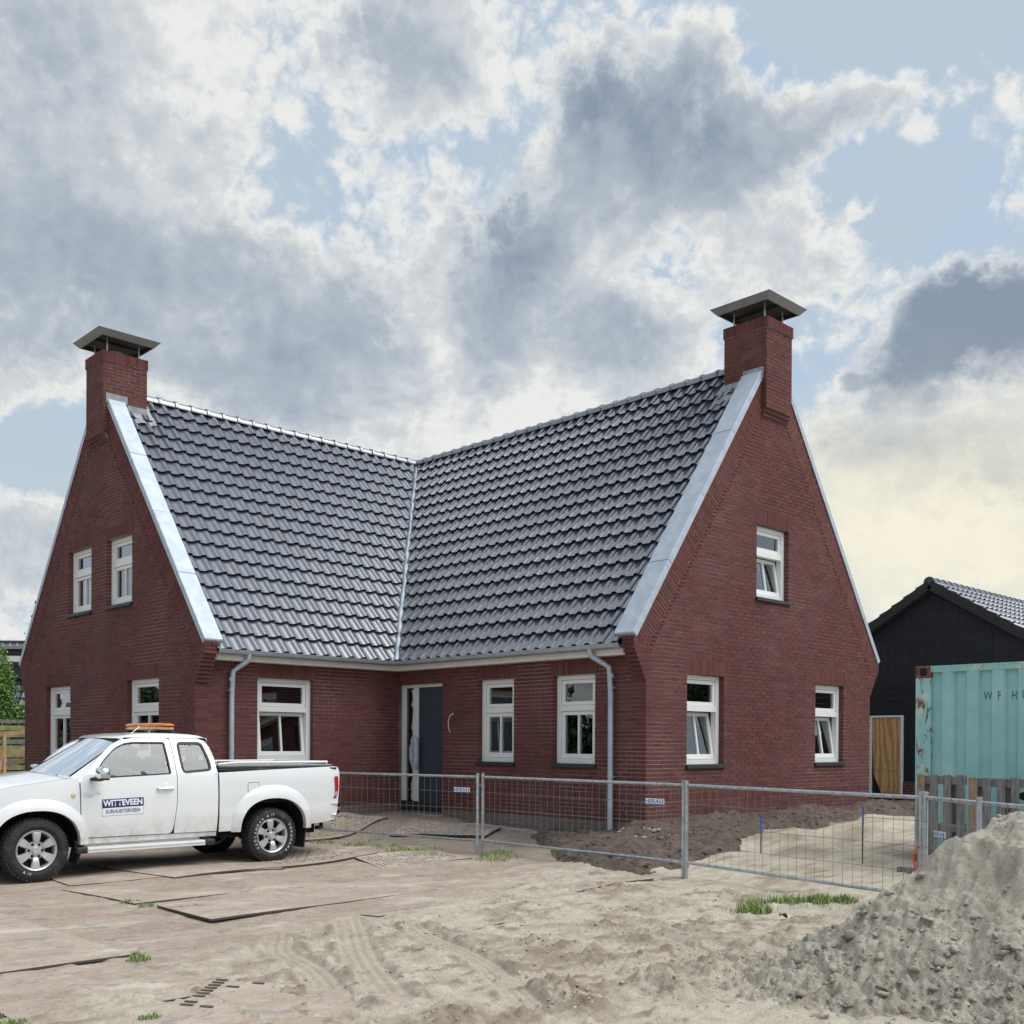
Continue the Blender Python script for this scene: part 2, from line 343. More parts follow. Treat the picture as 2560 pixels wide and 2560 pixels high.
    def build(s, name, mats, parent=None, smooth=False, bevel=0, fix=True, auto=None):
        o = link(name, s.mesh(name, mats, smooth, fix, auto), parent)
        if bevel:
            b = o.modifiers.new('bevel', 'BEVEL'); b.width = bevel; b.segments = 2; b.limit_method = 'ANGLE'; b.angle_limit = math.radians(40)
        return o
def frame(O, U, N):
    U, N = Vector(U), Vector(N); Z = Vector((0, 0, 1))
    return Matrix(((U.x, N.x, Z.x, O[0]), (U.y, N.y, Z.y, O[1]), (U.z, N.z, Z.z, O[2]), (0, 0, 0, 1)))
def text_mesh(s, size, M, mat, name, parent, align='CENTER', ext=.0, bold=0., sx=1.):
    cu = bpy.data.curves.new('text', 'FONT'); cu.body = s; cu.size = size; cu.align_x = align; cu.align_y = 'CENTER'; cu.extrude = ext; cu.offset = bold; cu.resolution_u = 3
    t = bpy.data.objects.new('text', cu); COL.objects.link(t)
    me = bpy.data.meshes.new_from_object(t.evaluated_get(bpy.context.evaluated_depsgraph_get()))
    bpy.data.objects.remove(t); bpy.data.curves.remove(cu)
    me.transform(M @ Matrix.Diagonal((sx, 1, 1, 1))); me.materials.clear(); me.materials.append(MATS[mat]); me.name = name or 'lettering'
    return link(name, me, parent) if name else me
def fbm(X, Y, seed, octv=5, base=1., gain=.5):
    # vectorised value noise
    out = np.zeros_like(X, dtype=float); amp = 1.; f = base
    for o in range(octv):
        r = np.random.default_rng(seed*31+o); tab = r.random((256, 256))
        x = X*f+o*17.3; y = Y*f+o*9.1; xi = np.floor(x).astype(int); yi = np.floor(y).astype(int); fx = x-xi; fy = y-yi
        fx = fx*fx*(3-2*fx); fy = fy*fy*(3-2*fy); g = lambda a, b: tab[a % 256, b % 256]
        out += amp*((g(xi, yi)*(1-fx)+g(xi+1, yi)*fx)*(1-fy)+(g(xi, yi+1)*(1-fx)+g(xi+1, yi+1)*fx)*fy-.5); amp *= gain; f *= 2.03
    return out
def np_mesh(name, V, F, mat, smooth=False, attrs=None):
    me = bpy.data.meshes.new(name); k = F.shape[1]
    me.vertices.add(len(V)); me.vertices.foreach_set('co', V.astype(np.float32).ravel())
    me.loops.add(F.size); me.loops.foreach_set('vertex_index', F.astype(np.int32).ravel())
    me.polygons.add(len(F)); me.polygons.foreach_set('loop_start', (np.arange(len(F))*k).astype(np.int32))
    me.polygons.foreach_set('use_smooth', np.full(len(F), bool(smooth)))
    me.update(calc_edges=True); me.validate()
    me.materials.append(MATS[mat])
    for nm, arr in (attrs or {}).items():
        a = me.attributes.new(nm, 'FLOAT', 'FACE' if len(arr) == len(F) else 'POINT'); a.data.foreach_set('value', arr.astype(np.float32))
    return me
# ------------------------------------------------------------------ ground height
CP = np.array([(0, -.1, .34), (0, -1.3, .32), (-1.5, 0, .36), (-.8, -.6, .30), (-4.1, 0, .24), (0, -2.3, .24), (0, -3.2, .19), (0, -4.45, .15), (-.3, -5.2, .19), (0, -5.85, .40), (1.04, -5.85, .45), (1.9, -5.85, .46), (4.3, -5.85, .5), (6.7, -5.85, .5),
     (.4, -6.6, .25), (2.3, -6.5, .3), (4.4, -6.6, .32), (7, -6.6, .33), (-.6, -6.2, .2), (-1, -7.2, .05), (.5, -7.6, .06), (2.5, -7.6, .10), (4.5, -7.8, .12), (7, -7.6, .2), (9, -5, .25), (12, -3, .24), (12, -9, .1),
     (-2.3, -.6, .02), (-2, -2, .02), (-1.8, -4, 0), (-1.8, -5.5, .02), (-1.8, -7.8, 0), (-1, -2.5, .10), (-1, -4, .06), (-3, .6, .1), (-5, -1, .0), (-4.6, -3.2, 0), (-7.7, -3.2, 0), (-7, 2, .1), (-5, 5, .2), (-4.2, 9, .3), (-8, 8, .2), (-2, 14, .4), (2, 20, .5), (-12, 0, 0),
     (-4, -6, 0), (-7, -7, 0), (-9, -9, 0), (-6, -9, 0), (-4, -9, 0), (-2, -10, 0), (-1, -9.3, .04), (1, -10, .04), (3, -9, .08), (-4, -12, 0), (-8, -12, 0), (-12, -15, 0), (-10, -5, 0), (-2.4, -11, 0), (2, -13, 0), (-3, -15, 0), (8, -12, .1), (-20, -8, 0), (-16, -20, 0), (20, -20, 0), (25, 5, .2), (20, 25, .3), (-20, 20, .2)])
def base_h(X, Y):
    X = np.asarray(X, float); Y = np.asarray(Y, float); num = np.zeros_like(X); den = np.zeros_like(X)
    for x, y, z in CP:
        w = 1/((X-x)**2+(Y-y)**2+.02)**1.7; num += w*z; den += w
    return num/den
def gz(x, y): return float(base_h(np.array([x]), np.array([y]))[0])
def seg_dist(X, Y, pl):
    best = np.full(X.shape, 1e9); sgn = np.zeros_like(X); along = np.zeros_like(X); acc = 0
    for (ax, ay), (bx, by) in zip(pl[:-1], pl[1:]):
        L = math.hypot(bx-ax, by-ay); ux, uy = (bx-ax)/L, (by-ay)/L
        t = np.clip((X-ax)*ux+(Y-ay)*uy, 0, L); dx = X-ax-t*ux; dy = Y-ay-t*uy; d = np.hypot(dx, dy); m = d < best
        best[m] = d[m]; sgn[m] = (dx*(-uy)+dy*ux)[m]; along[m] = (acc+t)[m]; acc += L
    return best, sgn, along
def smoothpl(pl, n=6):
    P = [Vector((*p, 0)) for p in pl]; P = [P[0]*2-P[1]]+P+[P[-1]*2-P[-2]]; out = []
    for i in range(1, len(P)-2):
        for k in range(n):
            t = k/n; a, b, c, d = P[i-1:i+3]
            q = .5*((2*b)+(c-a)*t+(2*a-5*b+4*c-d)*t*t+(3*b-a-3*c+d)*t**3); out.append((q.x, q.y))
    out.append((P[-2].x, P[-2].y)); return out
TRACKS = [(smoothpl([(-6.6, -7.7), (-6.87, -8.13), (-7.48, -9.08), (-8.15, -10.36)]), .15), (smoothpl([(-7.5, -8.0), (-7.84, -8.53), (-8.0, -9.17), (-8.25, -9.74), (-8.56, -10.29)]), .14),
          (smoothpl([(-6.4, -8.4), (-6.63, -8.9), (-6.74, -9.3), (-6.98, -9.9), (-7.33, -10.53), (-7.6, -11.0)]), .12), (smoothpl([(-8.75, -9.2), (-8.82, -9.5), (-8.86, -9.96), (-8.9, -10.5)]), .11),
          (smoothpl([(-7.2, -10.5), (-6.2, -10.75), (-5.2, -10.7)]), .13), (smoothpl([(-9.8, -6.2), (-9.2, -7.5), (-8.9, -8.8)]), .12), (smoothpl([(-5.7, -9.0), (-5.2, -9.9), (-5.6, -10.8)]), .13)]
CLUMPS = [(-7.29, -11.10, .30, .09), (-7.45, -11.3, .26, .07), (-6.61, -11.18, .24, .11), (-6.66, -11.42, .25, .10), (-6.1, -9.63, .22, .05), (-6.15, -9.99, .2, .05), (-6.24, -10.36, .18, .04), (-5.45, -10.14, .25, .05), (-4.8, -10.1, .3, .05), (-5.7, -10.63, .25, .05), (-6.0, -11.3, .4, .1), (-5.5, -11.6, .5, .1),
          (-6.47, -8.3, .2, .03), (-7.1, -9.28, .25, .04), (-8.49, -9.74, .2, .035), (-7.23, -8.27, .2, .03), (-4.3, -9.06, .25, .03), (-3.7, -9.0, .3, .03), (-7.0, -10.2, .25, .04), (-6.3, -10.8, .3, .05), (-8.1, -10.9, .2, .04), (-5.1, -9.5, .3, .03), (-4.9, -11.0, .4, .08)]
def ground_h(X, Y):
    h = base_h(X, Y); dist = np.hypot(X-CAMP.x, Y-CAMP.y)
    near = np.clip((30-dist)/12, 0, 1)
    sandy = np.clip((Y*-1-7.0+.35*(X+6))/1.2, 0, 1)*near      # loose sand, front and right
    sandy = np.maximum(sandy, np.clip((X+3.2)/1.2, 0, 1)*np.clip((-7.2-Y)/.8, 0, 1)*near)
    h = h+.018*fbm(X, Y, 3, 4, .9)*near
    rid = 1-np.abs(fbm(X*.8, Y*1.6, 5, 4, 2.2))*2.6
    h += sandy*(.024*fbm(X, Y, 4, 5, 3.)+.020*np.clip(rid-.55, 0, 1)+.055*np.clip(fbm(X, Y, 8, 5, 6., .66)-.10, 0, 1)+.030*np.clip(fbm(X, Y, 51, 5, 1.7, .62)*2.2-.25, 0, 1)*np.abs(fbm(X, Y, 7, 3, 12., .45))*2.0+.010*np.clip(1-np.abs(fbm(X*.7, Y*1.5, 9, 3, 9.))*4, 0, 1))
    h += (1-sandy)*near*.006*fbm(X, Y, 6, 4, 7.)
    for x, y, r, a in CLUMPS:
        d = np.hypot(X-x, Y-y)/r; m = np.clip(1-d, 0, 1); h += a*np.minimum(m*1.4, 1)*(.25+1.5*np.abs(fbm(X, Y, 11, 3, 9., .42))+.5*np.abs(fbm(X, Y, 12, 2, 24.)))*(m > 0)
    for pl, hw in TRACKS:
        bx = [p[0] for p in pl]; by = [p[1] for p in pl]
        m = (X > min(bx)-.5) & (X < max(bx)+.5) & (Y > min(by)-.5) & (Y < max(by)+.5)
        if not m.any(): continue
        d, s, t = seg_dist(X[m], Y[m], pl); ins = np.clip((hw-d)/.03, 0, 1); rim = np.exp(-((d-hw-.03)/.035)**2)
        side = np.clip((np.abs(s)-hw*.55)/.02, 0, 1)
        groove = np.where(np.abs(s) < hw*.62,   .006*np.cos(s*2*math.pi/(hw*.5)), 0)+side*.005*np.sign(np.sin(t*2*math.pi/.055))
        L = h[m]; flat = base_h(X[m], Y[m])-.012; L = L*(1-ins)+(flat+groove+.004*fbm(X[m], Y[m], 15, 3, 9))*ins+.009*rim*(1+fbm(X[m], Y[m], 13, 3, 12)); h[m] = L
    return h
def dust_colour(T, g):
    mp = T.node('ShaderNodeMapping'); T.l.new(g, mp.inputs[0]); mp.inputs['Scale'].default_value = (.85, 1.3, 1); mp.inputs['Rotation'].default_value = (0, 0, .1); v = mp.outputs[0]
    n1 = T.noise(v, 1.5, 6, .65).outputs['Fac']; n2 = T.noise(v, 4.2, 6, .65, .6).outputs['Fac']; n3 = T.noise(v, 12, 6, .7, .6).outputs['Fac']; n4 = T.noise(g, 55, 4, .7).outputs['Fac']
    c = T.mix(T.smooth(n1, .35, .68), (.345, .265, .21), (.44, .365, .30))
    c = T.mix(T.smooth(n3, .35, .5, .55, 0), c, (.52, .455, .375)); c = T.mix(T.smooth(n3, .56, .67, 0, .7), c, (.24, .175, .13))
    c = T.mix(T.smooth(n2, .565, .60, 0, .85), c, (.25, .24, .235)); c = T.mix(T.smooth(n1, .57, .68, 0, .8), c, (.55, .495, .41))
    return T.mix(T.smooth(n4, .54, .68, 0, .5), c, (.18, .135, .10))
def ground_custom(T, b, vec):
    g = T.node('ShaderNodeNewGeometry').outputs['Position']; sx = T.node('ShaderNodeSeparateXYZ'); T.l.new(g, sx.inputs[0])
    n0 = T.noise(g, .8, 5, .6).outputs['Fac']; n1 = T.noise(g, 5, 6, .65).outputs['Fac']; n2 = T.noise(g, 60, 4, .7).outputs['Fac']
    # trodden dust over the plates, loose sand to the front and right
    s = T.math('MULTIPLY_ADD', sx.outputs[0], .34, T.math('MULTIPLY_ADD', sx.outputs[1], -1., -5.6)); s = T.math('ADD', s, T.math('MULTIPLY', T.math('SUBTRACT', n0, .5), 4.)); s = T.math('ADD', s, T.math('MULTIPLY', T.math('SUBTRACT', n1, .5), 1.6))
    sand = T.mix(T.smooth(n1, .3, .7), (.43, .375, .30), (.54, .49, .40))
    damp = T.node('ShaderNodeAttribute', attribute_name='damp').outputs['Fac']
    sand = T.mix(damp, sand, (.245, .19, .14)); sand = T.mix(T.smooth(n2, .52, .66, 0, .62), sand, (.19, .15, .112))
    c = T.mix(T.smooth(s, -.7, .9), dust_colour(T, g), sand)
    inner = T.math('MULTIPLY', T.smooth(sx.outputs[0], -2.6, -1.6), T.smooth(sx.outputs[1], -6.5, -5.6))
    c = T.mix(T.math('MULTIPLY', inner, .6), c, (.24, .205, .175)); T.l.new(c, b.inputs['Base Color']); b.inputs['Specular IOR Level'].default_value = .15
    bp = T.node('ShaderNodeBump'); bp.inputs['Strength'].default_value = .9; bp.inputs['Distance'].default_value = .014
    hh = T.math('ADD', T.noise(g, 38, 5, .68).outputs['Fac'], T.math('MULTIPLY', T.noise(g, 130, 3, .6).outputs['Fac'], .4)); T.l.new(hh, bp.inputs['Height']); T.l.new(bp.outputs[0], b.inputs['Normal'])
pmat('ground', None, .95, custom=ground_custom)
def pile_custom(T, b, vec):
    g = T.node('ShaderNodeNewGeometry').outputs['Position']
    n1 = T.noise(g, 4, 6, .65).outputs['Fac']; n2 = T.noise(g, 45, 5, .7).outputs['Fac']
    c = T.mix(T.smooth(n1, .35, .7), (.33, .30, .245), (.47, .435, .36)); c = T.mix(T.smooth(n1, .62, .74, 0, .45), c, (.44, .365, .24)); c = T.mix(T.smooth(n2, .52, .66, 0, .65), c, (.19, .165, .13))
    T.l.new(c, b.inputs['Base Color']); b.inputs['Specular IOR Level'].default_value = .12
    bp = T.node('ShaderNodeBump'); bp.inputs['Strength'].default_value = .9; bp.inputs['Distance'].default_value = .014
    T.l.new(T.math('ADD', n2, T.math('MULTIPLY', T.noise(g, 130, 3, .6).outputs['Fac'], .4)), bp.inputs['Height']); T.l.new(bp.outputs[0], b.inputs['Normal'])
pmat('pile_sand', None, .95, custom=pile_custom)
def soil_custom(T, b, vec):
    g = T.node('ShaderNodeNewGeometry').outputs['Position']
    n1 = T.noise(g, 6, 6, .65).outputs['Fac']; c = T.mix(T.smooth(n1, .3, .7), (.080, .055, .043), (.155, .115, .092)); c = T.mix(T.smooth(T.noise(g, 50, 4, .7).outputs['Fac'], .55, .75, 0, .5), c, (.17, .14, .115)); T.l.new(c, b.inputs['Base Color'])
    bp = T.node('ShaderNodeBump'); bp.inputs['Strength'].default_value = 1; bp.inputs['Distance'].default_value = .025
    T.l.new(T.noise(g, 30, 5, .7).outputs['Fac'], bp.inputs['Height']); T.l.new(bp.outputs[0], b.inputs['Normal'])
pmat('soil', None, .95, custom=soil_custom)
def damp_map(X, Y):
    d = np.clip(fbm(X, Y, 51, 5, 1.7, .62)*2.2-.25, 0, 1)*.75
    d = np.maximum(d, np.clip(fbm(X*.7+Y*.2, Y*1.7, 52, 5, 3.4, .62)*3-.55, 0, 1)*.8)
    for x, y, r, a in CLUMPS:
        q = np.hypot(X-x, Y-y)/(r*1.35); d = np.maximum(d, np.clip(1.1-q, 0, 1)*np.clip(.55+fbm(X, Y, 53, 4, 7.)*2., 0, 1))
    for pl, hw in TRACKS:
        bx = [p[0] for p in pl]; by = [p[1] for p in pl]; m = (X > min(bx)-.5) & (X < max(bx)+.5) & (Y > min(by)-.5) & (Y < max(by)+.5)
        if m.any():
            q, s_, t = seg_dist(X[m], Y[m], pl); D = d[m]; D = np.where(q < hw, .12+.16*(np.cos(s_*2*math.pi/(hw*.5)) < -.2), np.maximum(D, np.clip(1-np.abs(q-hw-.05)/.07, 0, 1)*np.clip(.4+fbm(X[m], Y[m], 54, 4, 6.)*2, 0, 1))); d[m] = D
    return d
def axis(lo, hi, step, far, grow=1.22):
    a = list(np.arange(lo, hi+1e-6, step)); s = step; x = a[-1]; r = []
    while x < far: s *= grow; x += s; r.append(x)
    s = step; x = lo; l = []
    while x > -far: s *= grow; x -= s; l.append(x)
    return np.array(l[::-1]+a+r)
def sheet(xs, ys, hf):
    X, Y = np.meshgrid(xs, ys); Z = hf(X, Y); V = np.stack([X.ravel(), Y.ravel(), Z.ravel()], 1); w = len(xs)
    j, i = np.meshgrid(np.arange(len(ys)-1), np.arange(w-1), indexing='ij'); k = (j*w+i).ravel()
    return V, np.stack([k, k+1, k+w+1, k+w], 1), Z
def build_ground():
    V, F, Z = sheet(axis(-11.2, -2.6, .017, 900, 1.13), axis(-12.4, -4.6, .017, 900, 1.13), ground_h)
    o = link('ground', np_mesh('ground', V, F, 'ground', True, {'damp': damp_map(V[:, 0].copy(), V[:, 1].copy())})); o['kind'] = 'structure'
build_ground()
# ================================================================== the brick house
A_, B_, W1, W2 = 4.108, 5.813, 7.354, 6.763
CH = .0625
house = thing('brick_house', 'new dark red brick house with two steep gables, grey tiled roof and two capped chimneys', 'house', (0, 0, 0))
class Brickwork:
    def __init__(s): s.c = []; s.a = []; s.n = []; s.b = []; s.t = []; s.g = []; s.full = []; s.mv = MB()
    def put(s, fr, u, z, du, dz, ang=0., depth=.1, n0=0., grime=0., full=False):
        O, U, N = fr; ca, sa = math.cos(ang), math.sin(ang); k = random.uniform(-.0015, .0025)+n0
        U = np.array(U); Z = np.array((0, 0, 1.)); N_ = np.array(N)
        s.c.append(np.array(O)+U*u+Z*z+N_*(k-depth/2)); s.a.append((U*ca+Z*sa)*du/2); s.b.append((Z*ca-U*sa)*dz/2); s.n.append(N_*depth/2)
        s.t.append(random.random()); s.g.append(grime); s.full.append(full)
    def raw(s, c, a, n, b, g=0.):
        s.c.append(np.array(c)); s.a.append(np.array(a)); s.n.append(np.array(n)); s.b.append(np.array(b)); s.t.append(random.random()); s.g.append(g); s.full.append(False)
ALLB = []
def mortar_quad(bw, fr, u0, u1, z0, z1, n=-.0055):
    O, U, N = [Vector(x) for x in fr]; P = lambda u, z: O+U*u+N*n+Vector((0, 0, z)); bw.mv.add([P(u0, z0), P(u1, z0), P(u1, z1), P(u0, z1)], [(0, 1, 2, 3)])
def courses(bw, fr, k0, k1, left, right, openings=(), bands=(), grime=None, ext=(0, 0)):
    for k in range(k0, k1):
        z = (k+.5)*CH; iv = [(left(z), right(z))]
        mor = [iv[0]]
        for (a, b, z0, z1) in openings:
            if z0+1e-6 < z < z1-1e-6:
                f = lambda L: [x for (p, q) in L for x in ((p, min(q, a)), (max(p, b), q)) if x[1]-x[0] > .004]; iv = f(iv); mor = f(mor)
        for (a, b, z0, z1) in bands:
            if z0+1e-6 < z < z1-1e-6: iv = [x for (p, q) in iv for x in ((p, min(q, a)), (max(p, b), q)) if x[1]-x[0] > .004]
        for p, q in mor: mortar_quad(bw, fr, p+.004, q-.004, k*CH, (k+1)*CH)
        off = (0, .111, .055, .166)[(k*7) % 4 if k % 5 == 0 else k % 2]
        for p, q in iv:
            e = p; u = math.floor((p-off)/.222)*.222+off+.222
            while e < q-.012:
                nx = min(u, q)
                if nx-e < .045 and nx < q: u += .222; nx = min(u, q)
                if q-nx < .045: nx = q
                jl = .0055 if e > p+1e-6 else .001; jr = .0055 if nx < q-1e-6 else .001
                L = nx-e-jl-jr
                if L > .01: bw.put(fr, (e+jl+nx-jr)/2, z, L, CH-.0115, 0, grime=grime(e, z) if grime else 0., full=abs(L-.211) < .003)
                e = nx; u += .222
    for (a, b, z0, z1) in bands:
        n = max(1, round((b-a)/.0615)); w = (b-a)/n
        for i in range(n): bw.put(fr, a+(i+.5)*w, (z0+z1)/2, w-.011, z1-z0-.012)
def finish_wall(bw, name, parent):
    w = bw.mv.build(name, 'mortar', parent, fix=False); ALLB.append((w, bw)); return w
def jambs(bw, fr, u0, u1, z0, z1, d=.13):
    O, U, N = [Vector(x) for x in fr]; P = lambda u, n, z: O+U*u+N*n+Vector((0, 0, z))
    for u, s in ((u0, -.004), (u1, .004)): bw.mv.add([P(u+s, -.01, z0), P(u+s, -d, z0), P(u+s, -d, z1), P(u+s, -.01, z1)], [(0, 1, 2, 3)])
    bw.mv.add([P(u0, -.01, z1+.004), P(u1, -.01, z1+.004), P(u1, -d, z1+.004), P(u0, -d, z1+.004)], [(0, 1, 2, 3)])
def rake_band(bw, fr, u0, z0, u1, z1, wid, side):
    # bricks laid at right angles to the slope along the verge
    L = math.hypot(u1-u0, z1-z0); dx, dz = (u1-u0)/L, (z1-z0)/L; px, pz = (dz, -dx) if side > 0 else (-dz, dx); n = int(L/.0625); ang = math.atan2(pz, px)
    O, U, N = [Vector(x) for x in fr]; P = lambda u, z: O+U*u+N*-.0055+Vector((0, 0, z))
    bw.mv.add([P(u0, z0), P(u1, z1), P(u1+px*(wid+.1), z1+pz*(wid+.1)), P(u0+px*(wid+.1), z0+pz*(wid+.1))], [(0, 1, 2, 3)])
    for i in range(n):
        t = (i+.5)*.0625; tri = .055*abs(((i % 6)-3)/3)
        off = .105 if i % 2 else 0.
        segs = [(0, .105), (.105, wid+tri)] if off else [(0, .21), (.21, wid+tri)]
        for s0, s1 in segs:
            m = (s0+s1)/2; bw.put(fr, u0+dx*t+px*m, z0+dz*t+pz*m, s1-s0-.010, .051, ang, n0=random.uniform(.0, .003))
ZK, ZA = 2.5625, 3.1875            # corbel from / to
LW, UW = (1.25, 2.6875), (4.0, 5.25)
def gable(fr, w, lo, hi, slL, slR, wins, chim, low):
    bw = Brickwork(); nst = 8
    band = .36
    def edge(z, a, sl):
        if z < ZK: return 0.
        if z < ZA: return -a*min(math.floor((z-ZK)/CH)+1, nst)/nst
        return -a+(z-ZA)/sl
    hl = band*math.sqrt(1+slL**2)/slL; hr = band*math.sqrt(1+slR**2)/slR
    L = lambda z: edge(z, lo, slL)+(hl if z > ZA+.06 else 0)
    R = lambda z: w-edge(z, hi, slR)-(hr if z > ZA+.06 else 0)
    zap = ZA+(w+lo+hi)/(1/slL+1/slR)
    ops = [(a, b, z0, z1) for a, b, z0, z1 in wins]
    bands = [(a-.06, b+.06, z1, z1+.25) for a, b, z0, z1 in wins]+[(.004, w-.004, .75, .875)]
    k1 = int((zap-.75)/CH)
    courses(bw, fr, -4, k1, lambda z: L(z)+.004, lambda z: R(z)-.004, ops, bands, grime=(lambda u, z: .5 if z < .5 else 0.))
    top = zap-.25; rake_band(bw, fr, -lo+.0, ZA+.02, -lo+(top-ZA)/slL, top, band, 1)
    rake_band(bw, fr, w+hi, ZA+.02, w+hi-(top-ZA)/slR, top, band, -1)
    for o in ops: jambs(bw, fr, *o)
    # corbel blocks, one course after another
    O, U, N = [np.array(x, float) for x in fr]; Z = np.array((0, 0, 1.))
    for i in range(10):
        z = ZK+(i+.5)*CH
        for e, s, a in ((0., -1, lo), (w, 1, hi)):
            x1 = a*min(i+1, nst)/nst
            for d0, d1 in (((.0, .225),) if i < 8 else ((.0, .11), (.12, .225))):
                bw.raw(O+U*(e+s*(x1-.11))+Z*z-N*((d0+d1)/2+.003), U*s*.0+N*(d1-d0)/2*-1, U*s*.11, Z*(CH-.012)/2)
            bw.mv.obox(Vector(O+U*(e+s*(x1-.13))+Z*z-N*.115), Vector(N)*.10, Vector(U)*.095, (0, 0, CH/2))
    return bw, zap
frL = ((-A_, 0, 0), (0, 1, 0), (-1, 0, 0)); frR = ((0, -B_, 0), (1, 0, 0), (0, -1, 0))
WL = [(1.247, 2.468, *LW), (4.972, 6.195, *LW), (2.284, 3.329, *UW), (4.005, 5.072, *UW)]
WR = [(.994, 1.963, *LW), (4.768, 5.758, *LW), (2.878, 3.852, *UW)]
bwL, zapL = gable(frL, W1, .324, .30, 1.262, 1.25, WL, None, 0)
bwR, zapR = gable(frR, W2, .285, .335, 1.392, 1.358, WR, None, 0)
wallL = finish_wall(bwL, 'gable_wall', house); wallR = finish_wall(bwR, 'gable_wall', house)
frF = ((0, 0, 0), (-1, 0, 0), (0, -1, 0)); frN = ((0, 0, 0), (0, -1, 0), (-1, 0, 0))
WF = [(1.881, 2.975, *LW)]; WN = [(2.185, 3.049, *LW), (3.944, 4.825, *LW)]; DOOR = (-.02, 1.235, .375, 2.6875)
bw = Brickwork(); courses(bw, frF, -4, 47, lambda z: 0., lambda z: A_-.004, WF, [(a-.06, b+.06, z1, z1+.24) for a, b, z0, z1 in WF]+[(.0, A_-.004, .75, .875)], grime=lambda u, z: .75 if z < .47 else 0.)
jambs(bw, frF, *WF[0]); wallF = finish_wall(bw, 'front_wall', house)
bw = Brickwork(); courses(bw, frN, -4, 47, lambda z: .004, lambda z: B_-.0, WN+[DOOR], [(a-.06, b+.06, z1, z1+.24) for a, b, z0, z1 in WN]+[(1.235, B_, .75, .875)], grime=lambda u, z: (.9 if z < .44 else 0.))
for o in WN+[DOOR]: jambs(bw, frN, *o)
wallN = finish_wall(bw, 'front_wall', house)
# chimneys
def chimney(fr, w, zb, zt, lab):
    # fr: origin at the foot of the near edge, U across the face, N outwards; depth runs backwards along -N
    O, U, N = [np.array(x, float) for x in fr]; dep = .83; bw = Brickwork(); k0, k1 = int(zb/CH), int(round((zt-.1875)/CH)); ux = tuple(U); nx = tuple(N)
    courses(bw, fr, k0, k1, lambda z: .003, lambda z: w-.003)
    courses(bw, (tuple(O-N*dep), tuple(N), tuple(-U)), k0, k1, lambda z: 0., lambda z: dep)
    courses(bw, (tuple(O+U*w), tuple(-N), tuple(U)), k0, k1, lambda z: 0., lambda z: dep)
    courses(bw, (tuple(O-N*dep), tuple(U), tuple(-N)), int(8.0/CH), k1, lambda z: .003, lambda z: w-.003)
    zc = k1*CH                                                      # soldier crown standing a little proud
    for (oo, uu, nn, ln) in ((O, U, N, w), (O-N*dep, N, -U, dep), (O+U*w, -N, U, dep), (O-N*dep, U, -N, w)):
        n = round((ln+.03)/.0625); s = (ln+.03)/n
        for i in range(n): bw.put((tuple(oo), tuple(uu), tuple(nn)), -.015+(i+.5)*s, zc+.094, s-.009, .175, 0, .1, .018)
    bw.mv.obox(Vector(O+U*w/2-N*dep/2+np.array((0, 0, zc+.085))), Vector(U)*(w/2+.008), Vector(N)*(dep/2+.008), (0, 0, .09))
    for i in range(3):                                              # corbels at the foot
        z = zb-.02+i*CH-3*CH+.07; o = .03*(i+1); n = 4
        for j in range(n): bw.raw(O+U*(w*(j+.5)/n)+np.array((0, 0, z))+N*(-.09+o-.06), U*(w/n/2-.005), N*.06, np.array((0, 0, .0255)))
        bw.mv.obox(Vector(O+U*w/2+np.array((0, 0, z))+N*(-.09+o-.075)), Vector(U)*(w/2-.004), Vector(N)*.06, (0, 0, .033))
    c = finish_wall(bw, 'chimney', house); c['label'] = lab
    ctr = Vector(O+U*w/2-N*dep/2); T_ = lambda du, dn, z: ctr+Vector(U)*du+Vector(N)*dn+Vector((0, 0, z))
    m = MB()
    for sx in (-1, 1):
        for sy in (-1, 1): m.bar(T_(sx*.27, sy*.3, zc+.15), T_(sx*.27, sy*.3, 8.97), .022)
    m.build('cap_post', 'galvanised', c)
    m = MB(); r1, r0, z1, z0 = .585, .495, 9.005, 8.905; q = [(-1, -1), (1, -1), (1, 1), (-1, 1)]
    vs = [T_(a*r1, b*r1, z1) for a, b in q]+[T_(a*r0, b*r0, z0) for a, b in q]+[T_(a*(r0-.02), b*(r0-.02), z0) for a, b in q]+[T_(a*(r0-.02), b*(r0-.02), z0+.06) for a, b in q]
    m.add(vs, [(0, 1, 2, 3)]+[(i, (i+1) % 4, 4+(i+1) % 4, 4+i) for i in range(4)]+[(4+i, 4+(i+1) % 4, 8+(i+1) % 4, 8+i) for i in range(4)]); m.cur = 1
    m.add(vs, [(8+i, 8+(i+1) % 4, 12+(i+1) % 4, 12+i) for i in range(4)]+[(12, 13, 14, 15)]); m.obox(T_(0, 0, z0+.05), Vector(U)*.03, Vector(N)*(r0-.03), (0, 0, .02)); m.build('chimney_cap', ['cap_metal', 'cap_dark'], c)
    m = MB(); m.lathe([(.10, zc+.17), (.10, zc+.26), (.13, zc+.27), (.13, zc+.31), (.09, zc+.33), (.0, zc+.33)], 14, (ctr.x, ctr.y, 0), 'z'); m.build('flue_pot', 'lead', c, True)
    return c
chimney(((-A_-.09, 3.30, 0), (0, 1, 0), (-1, 0, 0)), .75, 7.22, 8.71, 'chimney over the left gable')
chimney(((2.99, -B_-.09, 0), (1, 0, 0), (0, -1, 0)), .78, 7.22, 8.71, 'chimney over the right gable')
